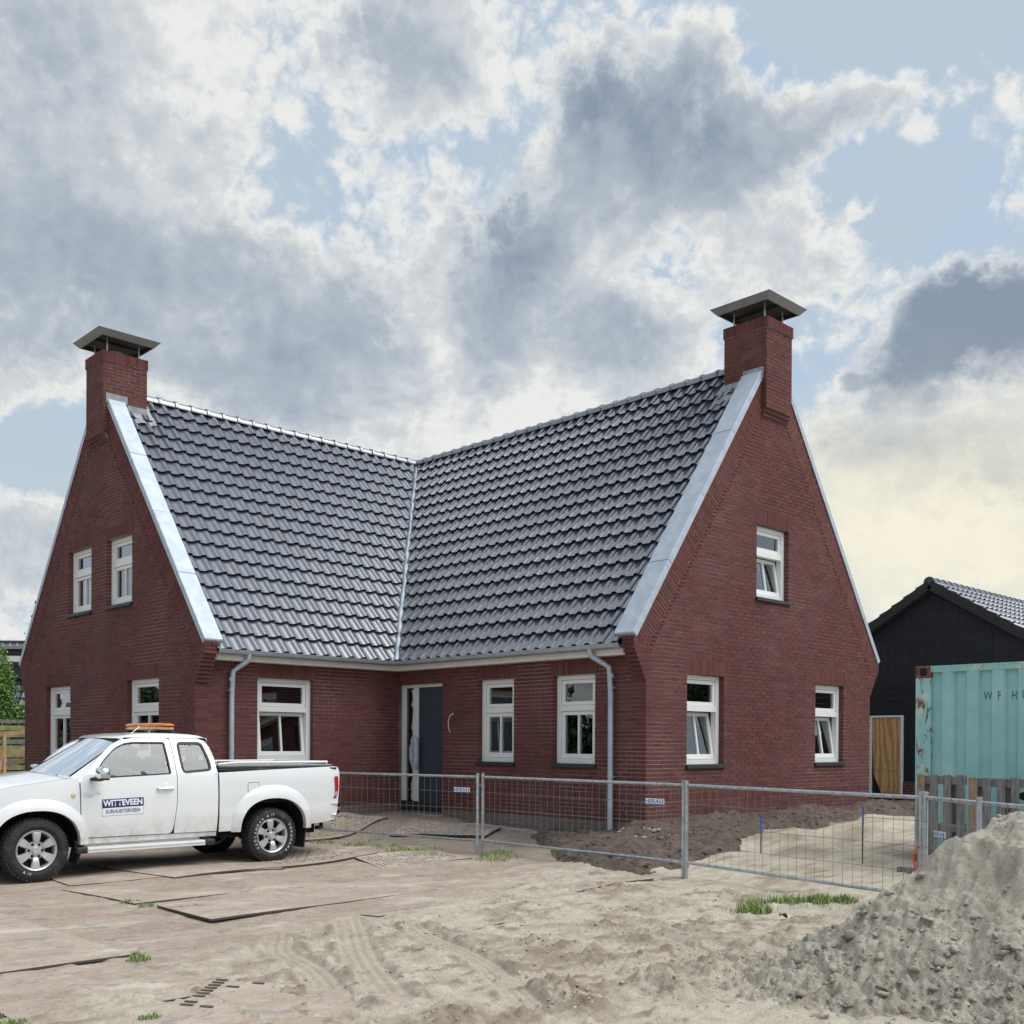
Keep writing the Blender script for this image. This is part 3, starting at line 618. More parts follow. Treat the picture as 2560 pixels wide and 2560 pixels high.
# brick objects: the 300 that show largest are separate, the others joined per wall
def brick_mesh():
    m = MB(); m.box(-.1055, .1055, -.1, 0, -.0255, .0255); me = m.mesh('brick', 'brick')
    bm = bmesh.new(); bm.from_mesh(me); bmesh.ops.bevel(bm, geom=[e for e in bm.edges if all(v.co.y > -.01 for v in e.verts)], offset=.003, segments=1, affect='EDGES'); bm.to_mesh(me); bm.free(); return me
BME = brick_mesh(); cand = []
for wi, (w, bw) in enumerate(ALLB):
    if w.name.startswith('chimney'): continue
    for i, full in enumerate(bw.full):
        if full:
            z, x, y = depth_px(bw.c[i]); n = bw.n[i]; v = np.array(CAMP)-bw.c[i]; face = n.dot(v)/np.linalg.norm(n)/np.linalg.norm(v)
            if bw.c[i][2] > .55 and 20 < x < 2540 and face > 0 and not (wi == 2 and x < 850): cand.append((-face**.5/z, wi, i))
cand.sort(); pick = {(w, i) for _, w, i in cand[:300]}
for wi, (w, bw) in enumerate(ALLB):
    keep = [i for i in range(len(bw.c)) if (wi, i) not in pick]
    c, a, n, b = [np.array([x[i] for i in keep]) for x in (bw.c, bw.a, bw.n, bw.b)]
    V = np.stack([c+x*a+y*n+z*b for z in (-1, 1) for y in (-1, 1) for x in (-1, 1)], 1).reshape(-1, 3)
    q = np.array([(2, 6, 7, 3), (0, 1, 3, 2), (4, 6, 7, 5), (0, 2, 6, 4), (1, 5, 7, 3)]); F = (np.arange(len(c))[:, None, None]*8+q[None]).reshape(-1, 4)
    t = np.repeat([bw.t[i] for i in keep], 5); g = np.repeat([bw.g[i] for i in keep], 5)
    o = link('brickwork', np_mesh('brickwork', V, F, 'brick', attrs={'tint': t, 'grime': g}), w); o['kind'] = 'stuff'
    for (w2, i) in sorted(pick):
        if w2 != wi: continue
        ax = Vector(bw.a[i]).normalized(); nn = Vector(bw.n[i]).normalized(); front = Vector(bw.c[i])+Vector(bw.n[i])
        link('brick', BME, w, Matrix(((ax.x, nn.x, 0, front.x), (ax.y, nn.y, 0, front.y), (0, 0, 1, front.z), (0, 0, 0, 1))))
# ------------------------------------------------------------------ windows
def window(fr, u0, u1, z0, z1, tilt=0., mull=True, label=None, d=.09, sill=True, topfrac=.36):
    M = frame(*fr); H = z1-z0; zt = z0+H*(1-topfrac); tr = .09; fs = .085; n0, n1 = -d-.10, -d
    m = MB(M); m.box(u0, u0+fs, n0, n1, z0+.05, z1); m.box(u1-fs, u1, n0, n1, z0+.05, z1); m.box(u0+fs, u1-fs, n0, n1-.001, z1-.07, z1); m.box(u0+fs, u1-fs, n0, n1-.001, z0+.05, z0+.05+.075); m.box(u0+fs, u1-fs, n0, n1-.001, zt-tr/2, zt+tr/2)
    win = m.build('window', 'white_paint', house, bevel=.004)
    if label: win['label'] = label
    def sash(a, b, za, zb, ang, bot, mid):
        sw = .058; nn0, nn1 = -d-.085, -d-.022; Ms = M
        if ang: Ms = M @ Matrix.Translation((0, -d-.05, za)) @ Matrix.Rotation(ang, 4, 'X') @ Matrix.Translation((0, d+.05, -za))
        m = MB(Ms); m.box(a, a+sw, nn0, nn1, za, zb); m.box(b-sw, b, nn0, nn1, za, zb); m.box(a+sw, b-sw, nn0, nn1-.001, zb-sw, zb); m.box(a+sw, b-sw, nn0, nn1-.001, za, za+bot)
        m.build('sash', 'white_paint', win, bevel=.003)
        if mid: m = MB(Ms); c = (a+b)/2; m.box(c-.016, c+.016, nn0+.002, nn1-.004, za+bot, zb-sw); m.build('glazing_bar', 'white_paint', win)
        m = MB(Ms); m.box(a+sw-.004, b-sw+.004, -d-.062, -d-.052, za+bot-.004, zb-sw+.004); m.build('pane', 'window_glass', win)
    sash(u0+fs+.004, u1-fs-.004, zt+tr/2+.004, z1-.074, 0, .058, False)
    sash(u0+fs+.004, u1-fs-.004, z0+.05+.079, zt-tr/2-.004, tilt, .075, mull)
    if sill: m = MB(M); m.box(u0-.03, u1+.03, -d-.06, .045, z0-.012, z0+.048); m.build('sill', 'dark_stone', win, bevel=.006)
    # inner reveal and window board
    m = MB(M); m.box(u0-.01, u0+.02, -.36, n0-.001, z0, z1); m.box(u1-.02, u1+.01, -.36, n0-.001, z0, z1); m.box(u0, u1, -.36, n0-.001, z1-.02, z1+.01); m.box(u0, u1, -.40, n0-.001, z0+.02, z0+.05); m.build('reveal_lining', 'interior', win)
    return win
T10 = math.radians(-9)*-1
window(frL, *WL[0]); window(frL, *WL[1]); window(frL, *WL[2]); window(frL, *WL[3])
TI = math.radians(9)
window(frR, *WR[0], tilt=TI, label='window with its lower sash tilted open'); window(frR, *WR[1], tilt=TI, label='window with its lower sash tilted open'); window(frR, *WR[2], tilt=TI, label='upper window with its lower sash tilted open')
window(frF, *WF[0], tilt=TI*.7, label='wide window with its lower sash tilted open'); window(frN, *WN[0]); window(frN, *WN[1])
# door
def door():
    M = frame(*frN); d = .09; f = lambda y: -y
    m = MB(M); z0, z1 = .545, 2.685
    m.box(-.075, .06, -d-.1, -d, z0, z1-.06); m.box(.313, .447, -d-.1, -d, z0, z1-.06); m.box(1.195, 1.235, -d-.1, -d+.0, z0, z1-.06); m.box(-.075, 1.235, -d-.1, -d+.001, z1-.06, z1)
    dr = m.build('door', 'white_paint', house, bevel=.004); dr['label'] = 'dark blue front door in a white frame with a narrow sidelight'
    m = MB(M); m.box(.452, 1.19, -d-.07, -d-.022, .50, z1-.065); m.build('door_leaf', 'dark_door', dr, bevel=.003)
    m = MB(M); m.box(-.075, 1.235, -d-.12, -d+.02, .36, .535); m.box(-.09, 1.24, -d-.12, -.02, .30, .37); m.build('threshold', 'dark_stone', dr, bevel=.005)
    m = MB(M); m.box(-.03, 1.26, -.06, .10, .26, .335); m.build('step_edge', 'concrete', dr, bevel=.01)
    m = MB(M); m.box(.06, .313, -d-.055, -d-.045, .55, z1-.06); m.build('pane', 'window_glass', dr)
    m = MB(M); rr = random.Random(4); zz = .56; pts = []
    while zz < 2.6: pts.append((.232+rr.uniform(-.03, .03) - (.06 if 1.2 < zz < 1.75 else 0), zz)); zz += .07
    for (a, za), (b, zb) in zip(pts[:-1], pts[1:]): m.add([(a, -d-.04, za), (.31, -d-.04, za), (.31, -d-.036, zb), (b, -d-.036, zb)], [(0, 1, 2, 3)])
    m.build('torn_foil', 'foil', dr, fix=False)
    m = MB(M); m.box(.07, .19, -d-.06, -d-.05, .55, 2.62); m.build('inner_post', 'block_dark', dr)
    m = MB(M); m.tube([(.53, -.05, 1.12), (.53, -.02, 1.14), (.53, -.02, 1.70), (.53, -.05, 1.72)], .016, 8); m.build('handle', 'aluminium', dr, True)
    m = MB(M); rs = [.02, .06, .07, .062, .068, .075, .066, .05, .018]; m.tube([(.515+.008*math.sin(i*2), -.025, 1.12+i*.078) for i in range(9)], rs, 10); w = m.build('handle_wrap', 'plastic_wrap', dr, True)
    w.data.transform(Matrix.Translation((-.045, 0, 0)) @ Matrix.Diagonal((.6, 1, 1, 1)))
door()
# ------------------------------------------------------------------ roofs
EV = .30; ZE = 3.07; ZR = 8.06; HL, HR = W1/2+EV, W2/2+EV
LL, LR = math.hypot(HL, ZR-ZE), math.hypot(HR, ZR-ZE); ROWS = 18
tL = Vector((0, HL/LL, (ZR-ZE)/LL)); nL = Vector((0, -(ZR-ZE)/LL, HL/LL)); tR = Vector((HR/LR, 0, (ZR-ZE)/LR)); nR = Vector((-(ZR-ZE)/LR, 0, HR/LR))
def roof_shell():
    m = MB(); x1, y1 = W2/2, W1/2; d = Vector((0, 0, -.06))
    P = lambda x, y, z: Vector((x, y, z))+d
    xl = -A_+.30; yb = -B_+.36
    # front slope, inner slope, and the two slopes that face away
    m.add([P(xl, -EV, ZE), P(-EV, -EV, ZE), P(x1, y1, ZR), P(xl, y1, ZR)], [(0, 1, 2, 3)])
    m.add([P(-EV, -EV, ZE), P(-EV, yb, ZE), P(x1, yb, ZR), P(x1, y1, ZR)], [(0, 1, 2, 3)])
    m.add([P(xl, y1, ZR), P(W2+EV, y1, ZR), P(W2+EV, W1+EV, ZE), P(xl, W1+EV, ZE)], [(0, 1, 2, 3)])
    m.add([P(x1, yb, ZR), P(x1, W1+EV, ZR), P(W2+EV, W1+EV, ZE), P(W2+EV, yb, ZE)], [(0, 1, 2, 3)])
    return m.build('roof', 'underlay', house, fix=False)
roof = roof_shell()
TW, TG = .264, None
PROF = [(0, .010), (.004, .0), (.02, -.004), (.075, -.006), (.130, -.002), (.152, .008), (.172, .024), (.192, .036), (.212, .040), (.240, .036), (.2625, .028), (.2645, .010)]
def tile_geo(g):
    up, lo = g+.045, -.012; vs = []; fs = []; n = len(PROF)
    for (s_, h) in PROF: vs += [(s_, lo, h+.056), (s_, up, h+.002), (s_, lo+.004, h+.042), (s_, lo+.075, h+.032)]
    for i in range(n-1): fs += [(4*i, 4*i+4, 4*i+5, 4*i+1), (4*i+2, 4*i+6, 4*i+4, 4*i), (4*i+3, 4*i+7, 4*i+6, 4*i+2)]
    return vs, fs
def tiles(O, S, Tt, Nn, gauge, cols, valley, lab):
    """O eave origin, S along the eave, Tt up the slope; cols(row) gives first and last offset along S"""
    M0 = Matrix(((S.x, Tt.x, Nn.x, 0), (S.y, Tt.y, Nn.y, 0), (S.z, Tt.z, Nn.z, 0), (0, 0, 0, 1))); vs, fs = tile_geo(gauge)
    m = MB(); m.add(vs, fs); me = m.mesh('roof_tile', 'roof_tile', smooth=True, fix=False, auto=50); out = []
    for r in range(ROWS):
        for c in cols:
            base = O+S*c+Tt*(r*gauge); mid = base+S*(TW/2)+Tt*(gauge/2)
            e0 = valley(base+S*.0); e1 = valley(base+S*TW); e2 = valley(base+Tt*gauge); e3 = valley(base+S*TW+Tt*gauge)
            if max(e0, e1, e2, e3) <= 0: continue
            z, x, y = depth_px(mid); out.append((z, base, min(e0, e1, e2, e3) < 0))
    return me, M0, out
vplane = Vector((ZR-ZE, 0, 0))
def fx_(p): return (p.y+EV)/HL-(p.x+EV)/HR      # > 0 on the front slope side of the valley, scaled by height
meL, ML, tl = tiles(Vector((-3.915, -EV, ZE)), Vector((1, 0, 0)), tL, nL, LL/ROWS, [i*TW for i in range(0, 31)], lambda p: (fx_(p)-.010), 'L')
meR, MR, tr_ = tiles(Vector((-EV, -5.555+TW, ZE)), Vector((0, -1, 0)), tR, nR, LR/ROWS, [-i*TW for i in range(0, 39)], lambda p: (-fx_(p)-.010), 'R')
big = sorted([(z, 0, i) for i, (z, b, cut) in enumerate(tl) if not cut]+[(z, 1, i) for i, (z, b, cut) in enumerate(tr_) if not cut])
bigset = {(s, i) for _, s, i in big[:300]}
for side, me, M0, lst in ((0, meL, ML, tl), (1, meR, MR, tr_)):
    vs = np.array([tuple(v.co) for v in me.vertices]); polys = [tuple(p.vertices) for p in me.polygons]; V = []; F4 = []; F3 = []; bm = bmesh.new(); tint = []
    plain = bmesh.new()
    for i, (z, base, cut) in enumerate(lst):
        j = Matrix.Translation((0, 0, random.uniform(-.002, .002)))
        if (side, i) in bigset: link('roof_tile', me, roof, Matrix.Translation(base) @ M0 @ j); continue
        tgt = bm if cut else plain; Mx = Matrix.Translation(base) @ M0 @ j; vv = [tgt.verts.new(Mx @ v.co) for v in me.vertices]
        for p in polys: tgt.faces.new([vv[k] for k in p])
    nrm = Vector((-1/HR, 1/HL, 0)); sgn = 1 if side == 0 else -1
    bmesh.ops.bisect_plane(bm, geom=bm.verts[:]+bm.edges[:]+bm.faces[:], plane_co=Vector((-EV, -EV, 0))+nrm.normalized()*sgn*.045, plane_no=nrm*sgn, clear_inner=True)
    tmp = bpy.data.meshes.new('cut'); bm.to_mesh(tmp); plain.from_mesh(tmp); bm.free(); bpy.data.meshes.remove(tmp)
    mo = bpy.data.meshes.new('roof_tiles'); plain.to_mesh(mo); plain.free(); mo.materials.append(MATS['roof_tile']); mo.polygons.foreach_set('use_smooth', [True]*len(mo.polygons)); mo.set_sharp_from_angle(angle=math.radians(50))
    # one shade per tile in the joined part
    a = mo.attributes.new('tint', 'FLOAT', 'FACE'); per = len(polys); a.data.foreach_set('value', np.repeat(RNG.random(len(mo.polygons)//per+1), per)[:len(mo.polygons)].astype(np.float32))
    o = link('roof_tiles', mo, roof); o['kind'] = 'stuff'
# ridge tiles
def ridge_mesh():
    m = MB(); n = 8
    for (x0, x1, r) in ((0, .335, .112), (.305, .36, .132)):
        vs = []
        for x in (x0, x1):
            for rr in (r, r-.02):
                for k in range(n+1): th = math.pi*(k/n*1.1-.05); vs.append((x, rr*math.cos(th), rr*math.sin(th)))
        w = n+1; fs = []
        for k in range(n): fs += [(k, k+1, 2*w+k+1, 2*w+k), (k, w+k, w+k+1, k+1), (2*w+k, 2*w+k+1, 3*w+k+1, 3*w+k)]
        m.add(vs, fs)
    return m.mesh('ridge_tile', 'roof_tile', True, True, 50)
RM = ridge_mesh(); zr = ZR-.012
x = -A_+.80
while x < W2/2-.15: link('ridge_tile', RM, roof, Matrix.Translation((x, W1/2, zr+random.uniform(-.003, .003)))); x += .335
y = -B_+.78
while y < W1/2-.15: link('ridge_tile', RM, roof, Matrix.Translation((W2/2, y, zr+random.uniform(-.003, .003))) @ Matrix.Rotation(math.pi/2, 4, 'Z')); y += .335
# valley gutter
m = MB(); v0 = Vector((-EV-.02, -EV-.02, ZE+.01)); v1 = Vector((W2/2, W1/2, ZR+.0)); n = 40
dv = (v1-v0).normalized(); sd_ = Vector((1, -1, 0)).normalized(); up = sd_.cross(dv); up = up if up.z > 0 else -up
def vf(u, v):
    k = (u-.5)*2; wob = .006*math.sin(v*23)+.004*math.sin(v*61)
    return v0+(v1-v0)*v+sd_*(k*.062+wob)+up*(.045*(1-k*k)+.012)
m.grid(vf, 6, 60); m.build('valley_flashing', 'zinc', roof, True, fix=False)
# zinc verge capping, in lengths, with a folded rim
def verge(p0, p1, out, slope_n, wid, name='verge_capping'):
    p0, p1, out = Vector(p0), Vector(p1), Vector(out); d = (p1-p0); L = d.length; d.normalize(); inw = -out; k = 4
    for i in range(k):
        a = p0+d*(L*i/k); b = p0+d*(L*(i+1)/k-.006); m = MB()
        for q0, q1 in ((0, wid),):
            m.obox((a+b)/2+out*.010+inw*(q1/2)+slope_n*(.028+.004*(i % 2)), (b-a)/2, inw*(q1/2), slope_n*.012)
        m.obox((a+b)/2+out*.012+slope_n*-.012, (b-a)/2, out*.006, slope_n*.05)
        if i == 0: m.obox(a+out*.010+inw*wid/2-d*.005-slope_n*.02, inw*wid/2, d*.006, slope_n*.05)
        m.build(name, 'zinc', roof, bevel=.004)
def rake(fr, u0, z0, u1, z1):
    O, U, N = [Vector(x) for x in fr]; return O+U*u0+Vector((0, 0, z0)), O+U*u1+Vector((0, 0, z1))
a, b = rake(frL, -.324, ZA+.02, 3.30, ZA+.02+3.624*1.262); verge(a, b, (-1, 0, 0), nL, .31)
a, b = rake(frL, W1+.30, ZA+.02, 4.05, ZA+.02+(W1+.30-4.05)*1.25); verge(a, b, (-1, 0, 0), Vector((0, .78, .62)), .31)
a, b = rake(frR, -.285, ZA+.02, 2.99, ZA+.02+3.275*1.392); verge(a, b, (0, -1, 0), nR, .37)
a, b = rake(frR, W2+.335, ZA+.02, 3.77, ZA+.02+(W2+.335-3.77)*1.358); verge(a, b, (0, -1, 0), Vector((.80, 0, .59)), .37)
# lead flashing at the chimney feet
def flashing(cx, cy, U, N, w, dep, face):
    # apron on the slope side of the chimney: cheek piece and dressed apron on the tiles
    m = MB(); U, N = Vector(U), Vector(N); S = -N; t, nn = (tL, nL) if face == 'L' else (tR, nR)
    o = Vector((cx, cy, 0)); z = ZE+((cy+EV)/HL if face == 'L' else (cx+EV)/HR)*(ZR-ZE)
    foot = Vector((cx, cy, z))
    m.obox(foot+S*.62-U*.006+Vector((0, 0, .10)), S*.21, U*.006, (0, 0, .09)); m.obox(foot+S*.25-U*.006+Vector((0, 0, .24)), S*.20, U*.006, (0, 0, .09))
    def ap(u, v): return foot+S*(.36+u*.58)-t*(v*.26-.04)+nn*(.055+.022*math.sin(u*14)*v)
    m.grid(ap, 18, 3); m.obox(foot+S*.865+t*.2+nn*.07, S*.035, t*.30, nn*.01)
    m.build('lead_flashing', 'lead', roof, fix=False)
flashing(-A_-.09, 3.30, (0, 1, 0), (-1, 0, 0), .75, .83, 'L'); flashing(2.99, -B_-.09, (1, 0, 0), (0, -1, 0), .78, .83, 'R')
# fascia, gutter, brackets, downpipes
m = MB(); ff = .20; zb, zt = 2.925, 3.06
m.box(-A_+.232, -ff+.0, -ff, -ff+.02, zb, zt); m.box(-ff, -ff+.02, -B_+.232, -ff+.02, zb, zt); m.box(-A_+.232, -.001, -ff+.021, -.001, zb, zb+.018); m.box(-ff+.021, -.001, -B_+.232, -ff+.02, zb+.001, zb+.019)
m.build('fascia_board', 'cream_paint', roof)
def gutter_path(c, r, z):
    return [Vector((-A_+.24, -c, z)), Vector((-c, -c, z)), Vector((-c, -B_+.24, z))]
m = MB(); gc, gr, gz_ = .285, .062, 3.075; n = 8
prof = [(gr*math.cos(math.pi+math.pi*k/n), gr*math.sin(math.pi+math.pi*k/n)) for k in range(n+1)]; prof = [(-(gr+.012), .004), (-(gr+.014), .014), (-(gr), .016)]+prof
vs = []
for p, o in ((gutter_path(gc, gr, gz_)[0], Vector((0, 1, 0))), (gutter_path(gc, gr, gz_)[1], Vector((1, 1, 0))), (gutter_path(gc, gr, gz_)[2], Vector((1, 0, 0)))):
    for a, b in prof: vs.append(p+o*a+Vector((0, 0, b)))
w = len(prof); m.add(vs, [(i*w+k, i*w+k+1, (i+1)*w+k+1, (i+1)*w+k) for i in range(2) for k in range(w-1)]); gut = m.build('gutter', 'zinc', roof, True, fix=False)
mb = MB()
for k in range(n+1): th = math.pi+math.pi*k/n; mb.add([((gr+.004)*math.cos(th), -.012, (gr+.004)*math.sin(th)), ((gr+.004)*math.cos(th), .012, (gr+.004)*math.sin(th))], [])
mb.f = [(2*k, 2*k+1, 2*k+3, 2*k+2) for k in range(n)]; mb.mi = [0]*n; BR = mb.mesh('gutter_bracket', 'galvanised', fix=False)
for i in range(7): link('gutter_bracket', BR, roof, Matrix.Translation((-3.55+i*.51, -gc, gz_)) @ Matrix.Rotation(math.pi/2, 4, 'Z'))
for i in range(11): link('gutter_bracket', BR, roof, Matrix.Translation((-gc, -.45-i*.49, gz_)))
def downpipe(fr, u, ug):
    M = frame(*fr); m = MB(M); pts = [(ug, .285, 3.03), (ug, .285, 2.97), (ug+.01, .27, 2.92), ((u+ug)/2, .17, 2.84), (u, .10, 2.76), (u, .085, 2.66), (u, .085, .12)]; pts = [tuple(p) for p in (lambda L: [L[0]]+[Vector(L[i])*.5*(1-.0)+Vector(L[i])*.25+Vector(L[i-1])*.125+Vector(L[i+1])*.125 for i in range(1, len(L)-1)]+[L[-1]])([Vector(p) for p in pts])]; m.tube(pts, .041, 12)
    d = m.build('downpipe', 'zinc', house, True)
    for z in (2.45, 1.12): m = MB(M); m.lathe([(.041, z-.02), (.05, z-.02), (.05, z+.02), (.041, z+.02)], 12, (u, .085, 0), 'z'); m.box(u-.01, u+.06, .0, .08, z-.008, z+.008); m.build('pipe_clamp', 'galvanised', d)
    m = MB(M); m.lathe([(.0412, 2.60), (.046, 2.60), (.046, 2.66), (.0412, 2.66)], 12, (u, .085, 0), 'z'); m.build('pipe_joint', 'zinc', d)
downpipe(frF, 3.50, 3.30); downpipe(frN, 5.21, 4.965)
# rooms: floors, inner walls and the walls at the back
m = MB(); x0, x1, y0, y1 = -A_+.36, W2-.1, .36, W1-.1
m.box(x0, x1, -.0+.36, y1, .40, .44); m.box(.36, x1, -B_+.36, .36, .40, .44); m.box(x0, x1, .36, y1, 3.0, 3.1); m.box(.36, x1, -B_+.36, .36, 3.0, 3.1); m.build('floor', 'interior_floor', house)
m = MB(); m.box(-A_+.0, W2, W1-.1, W1-.02, -.2, ZE+.1); m.box(W2-.1, W2-.02, -B_+.02, W1, -.2, ZE+.1); m.box(-1.2, -1.1, .37, y1, .44, 3.0); m.box(.36, x1, -1.75, -1.65, .44, 3.0); m.box(2.6, 2.7, -B_+.4, -1.76, .44, 3.0); m.box(x0, -1.3, 3.55, 3.65, .44, 3.0)
m.box(-1.9, -1.8, 2.2, 5.2, 3.1, 5.6); m.box(2.2, 4.6, -3.3, -3.2, 3.1, 5.6); m.build('inner_wall', 'interior', house)
# ================================================================== white pickup truck
TX, TY = -7.71, -2.315
truck = thing('pickup_truck', 'white extended-cab pickup truck with an amber light bar parked in front of the house', 'pickup truck', (TX+1.5, TY, 0))
_zs = [.35, .42, .50, .60, .75, .90, 1.02, 1.12, 1.20, 1.40, 1.60, 1.70]; _ws = [.845, .862, .872, .880, .886, .884, .876, .864, .850, .775, .685, .635]
def halfw(x, z):
    w = float(np.interp(z, _zs, _ws))
    if x > 2.275: w = float(np.interp(z, [.35, .45, .6, .9, 1.1, 1.2, 1.29], [.85, .868, .88, .888, .880, .868, .845]))
    if x < .2: w -= .115*((.2-x)/1.1)**2.2
    if x > 3.7: w -= .05*((x-3.7)/.5)**2
    w += .006*math.exp(-((z-.68)/.03)**2)
    return w
def T3(x, y, z): return Vector((TX+x, TY+y, z))
def inpoly(p, poly):
    x, y = p; c = False; n = len(poly)
    for i in range(n):
        (x0, y0), (x1, y1) = poly[i], poly[i-1]
        if (y0 > y) != (y1 > y) and x < (x1-x0)*(y-y0)/(y1-y0)+x0: c = not c
    return c
def rounded(poly, r, n=4):
    out = []; P = [Vector(p) for p in poly]
    for i, p in enumerate(P):
        a = P[i-1]-p; b = P[(i+1) % len(P)]-p; rr = min(r, a.length*.45, b.length*.45); a = p+a.normalized()*rr; b = p+b.normalized()*rr
        for k in range(n+1): t = k/n; q = a*(1-t)**2+p*2*t*(1-t)+b*t*t; out.append((q.x, q.y))
    return out
def dense(poly, st=.05):
    out = []
    for i, p in enumerate(poly):
        q = poly[(i+1) % len(poly)]; n = max(1, int(math.hypot(q[0]-p[0], q[1]-p[1])/st)); out += [(p[0]+(q[0]-p[0])*k/n, p[1]+(q[1]-p[1])*k/n) for k in range(n)]
    return out
def panel(name, outline, hole=None, mat='car_paint', off=0., fold=.02, parent=None, both=True, step=.055, wf=halfw, smooth=True):
    o = dense(outline, .05); h = dense(hole, .05) if hole else []
    pts = [Vector(p) for p in o]+[Vector(p) for p in h]; ed = [(i, (i+1) % len(o)) for i in range(len(o))]+[(len(o)+i, len(o)+(i+1) % len(h)) for i in range(len(h))]
    xs = [p[0] for p in o]; zs = [p[1] for p in o]; e0 = list(pts)
    for x in np.arange(min(xs)+.02, max(xs), step):
        for z in np.arange(min(zs)+.02, max(zs), step):
            if inpoly((x, z), o) and not (h and inpoly((x, z), h)) and min((Vector((x, z))-q).length for q in e0) > step*.4: pts.append(Vector((x, z)))
    v, e, f, *_ = delaunay_2d_cdt(pts, ed, [], 0, 1e-5)
    fs = []
    for t in f:
        c = (sum(v[i].x for i in t)/len(t), sum(v[i].y for i in t)/len(t))
        if inpoly(c, o) and not (h and inpoly(c, h)): fs.append(tuple(t))
    res = []
    for sg in ((-1, 1) if both else (-1,)):
        m = MB(); m.add([T3(p.x, sg*(wf(p.x, p.y)+off), p.y) for p in v], fs)
        n = len(v); cnt = {}
        for t in fs:
            for a, b in zip(t, t[1:]+t[:1]): cnt.setdefault(frozenset((a, b)), []).append((a, b))
        be = [q[0] for q in cnt.values() if len(q) == 1]; ring = sorted({i for q in be for i in q}); mp = {i: n+k for k, i in enumerate(ring)}
        if fold:
            for i in ring: p = v[i]; m.v.append(T3(p.x, sg*(wf(p.x, p.y)+off-fold), p.y))
            for a, b in be: m.f.append([a, b, mp[b], mp[a]]); m.mi.append(0)
        res.append(m.build(name, mat, parent or truck, smooth, auto=35))
    return res
def arch(cx, cz, hw, ht, x0, x1, zb, n=20, p=2.3):
    # points over a wheel opening from its front foot to its rear foot
    out = []
    for k in range(n+1):
        th = math.pi*(1-k/n); c, s = math.cos(th), math.sin(th); out.append((cx+hw*math.copysign(abs(c)**(2/p), c), zb+(ht-zb)*abs(s)**(2/p)))
    return out
AF = arch(0, .36, .485, .815, 0, 0, .40); AR = arch(3.075, .36, .50, .865, 0, 0, .44)
# front wing, door, cab corner, load bed
panel('front_wing', [(-.86, .62), (-.86, .90), (-.62, 1.005), (-.3, 1.085), (.05, 1.135), (.30, 1.165), (.485, 1.18), (.495, .46), (.485, .41)]+AF[::-1]+[(-.56, .42), (-.80, .44)])
DO = [(.503, .475), (.502, 1.12), (.56, 1.21), (.76, 1.42), (.93, 1.565), (1.05, 1.625), (1.22, 1.652), (1.60, 1.655), (1.685, 1.645), (1.70, 1.57), (1.712, 1.18), (1.70, .85), (1.665, .60), (1.655, .53), (1.635, .485), (1.60, .470)]
DW = rounded([(.70, 1.165), (.665, 1.20), (.80, 1.385), (.965, 1.53), (1.10, 1.592), (1.23, 1.607), (1.625, 1.605), (1.648, 1.205)], .03)
doors = panel('door', DO, DW)
CO = [(1.672, .47), (1.675, .60), (1.71, .85), (1.722, 1.18), (1.71, 1.57), (1.695, 1.652), (2.08, 1.652), (2.17, 1.62), (2.225, 1.54), (2.262, 1.40), (2.275, 1.21), (2.268, .85), (2.255, .465)]
QW = rounded([(1.800, 1.215), (1.785, 1.40), (1.785, 1.605), (2.125, 1.605), (2.185, 1.40), (2.205, 1.245)], .06)
cabs = panel('cab_corner', CO, QW)
panel('sill_panel', [(.50, .40), (.50, .466), (1.56, .462), (2.255, .457), (2.255, .405)], off=-.012)
BO = [(2.288, .455), (2.290, 1.215), (2.9, 1.238), (3.5, 1.258), (4.10, 1.275), (4.165, 1.262), (4.185, 1.20), (4.165, .95), (4.13, .62), (4.08, .525), (3.80, .495), (3.60, .487)]+AR[::-1]+[(2.56, .455)]
panel('bed_side', BO)
# wheel arch flares
def flare(cx, hw, ht, zb, w2, h2, nm='wheel_arch'):
    for sg in (-1, 1):
        m = MB()
        def f(u, v):
            th = math.pi*(1-u); c, s = math.cos(th), math.sin(th); k = 2/2.3; g = lambda a: math.copysign(abs(a)**k, a)
            HW = hw+(w2-hw)*v; HT = ht+(h2-ht)*v; x = cx+HW*g(c); z = zb+(HT-zb)*abs(s)**k
            bul = .055*(1-v)**.6*min(1, (1.02-v)*6)
            if v < .12: return T3(cx+(hw+.0)*g(c), sg*(halfw(x, z)+.055-.06*(1-v/.12)), zb+(ht-zb)*abs(s)**k)
            return T3(x, sg*(halfw(x, max(z, .42))+bul+.001), z)
        m.grid(f, 40, 9); m.build(nm, 'car_paint', truck, True, fix=False, auto=60)
flare(0, .485, .815, .40, .60, .945); flare(3.075, .50, .865, .44, .615, 1.04)
# roof, windscreen, bonnet, pillars
ROX = [.985, 1.03, 1.10, 1.26, 1.5, 1.8, 2.0, 2.12, 2.20, 2.245]; ROZ = [1.655, 1.672, 1.692, 1.715, 1.728, 1.726, 1.716, 1.70, 1.672, 1.63]
m = MB(); nr = len(ROX)-1
def rf(u, v):
    x = float(np.interp(v*nr, range(nr+1), ROX)); zt = float(np.interp(v*nr, range(nr+1), ROZ)); k = (u-.5)*2
    x += .10*k*k*(1-v)**3; ze = min(1.66, zt-.02) if x > 1.10 else zt-.03-.1*(1.10-x)
    e = max(0, abs(k)-.86)/.14; yy = math.copysign(min(abs(k)/.86, 1)*(.60)+e*(halfw(x, ze)-.602), k)
    return T3(x, yy, ze+(zt-ze)*(1-abs(k)**2*.25)*(1-e**2) if e < 1 else ze)
m.grid(rf, 24, 27); m.build('roof', 'car_paint', truck, True, fix=False, auto=60)
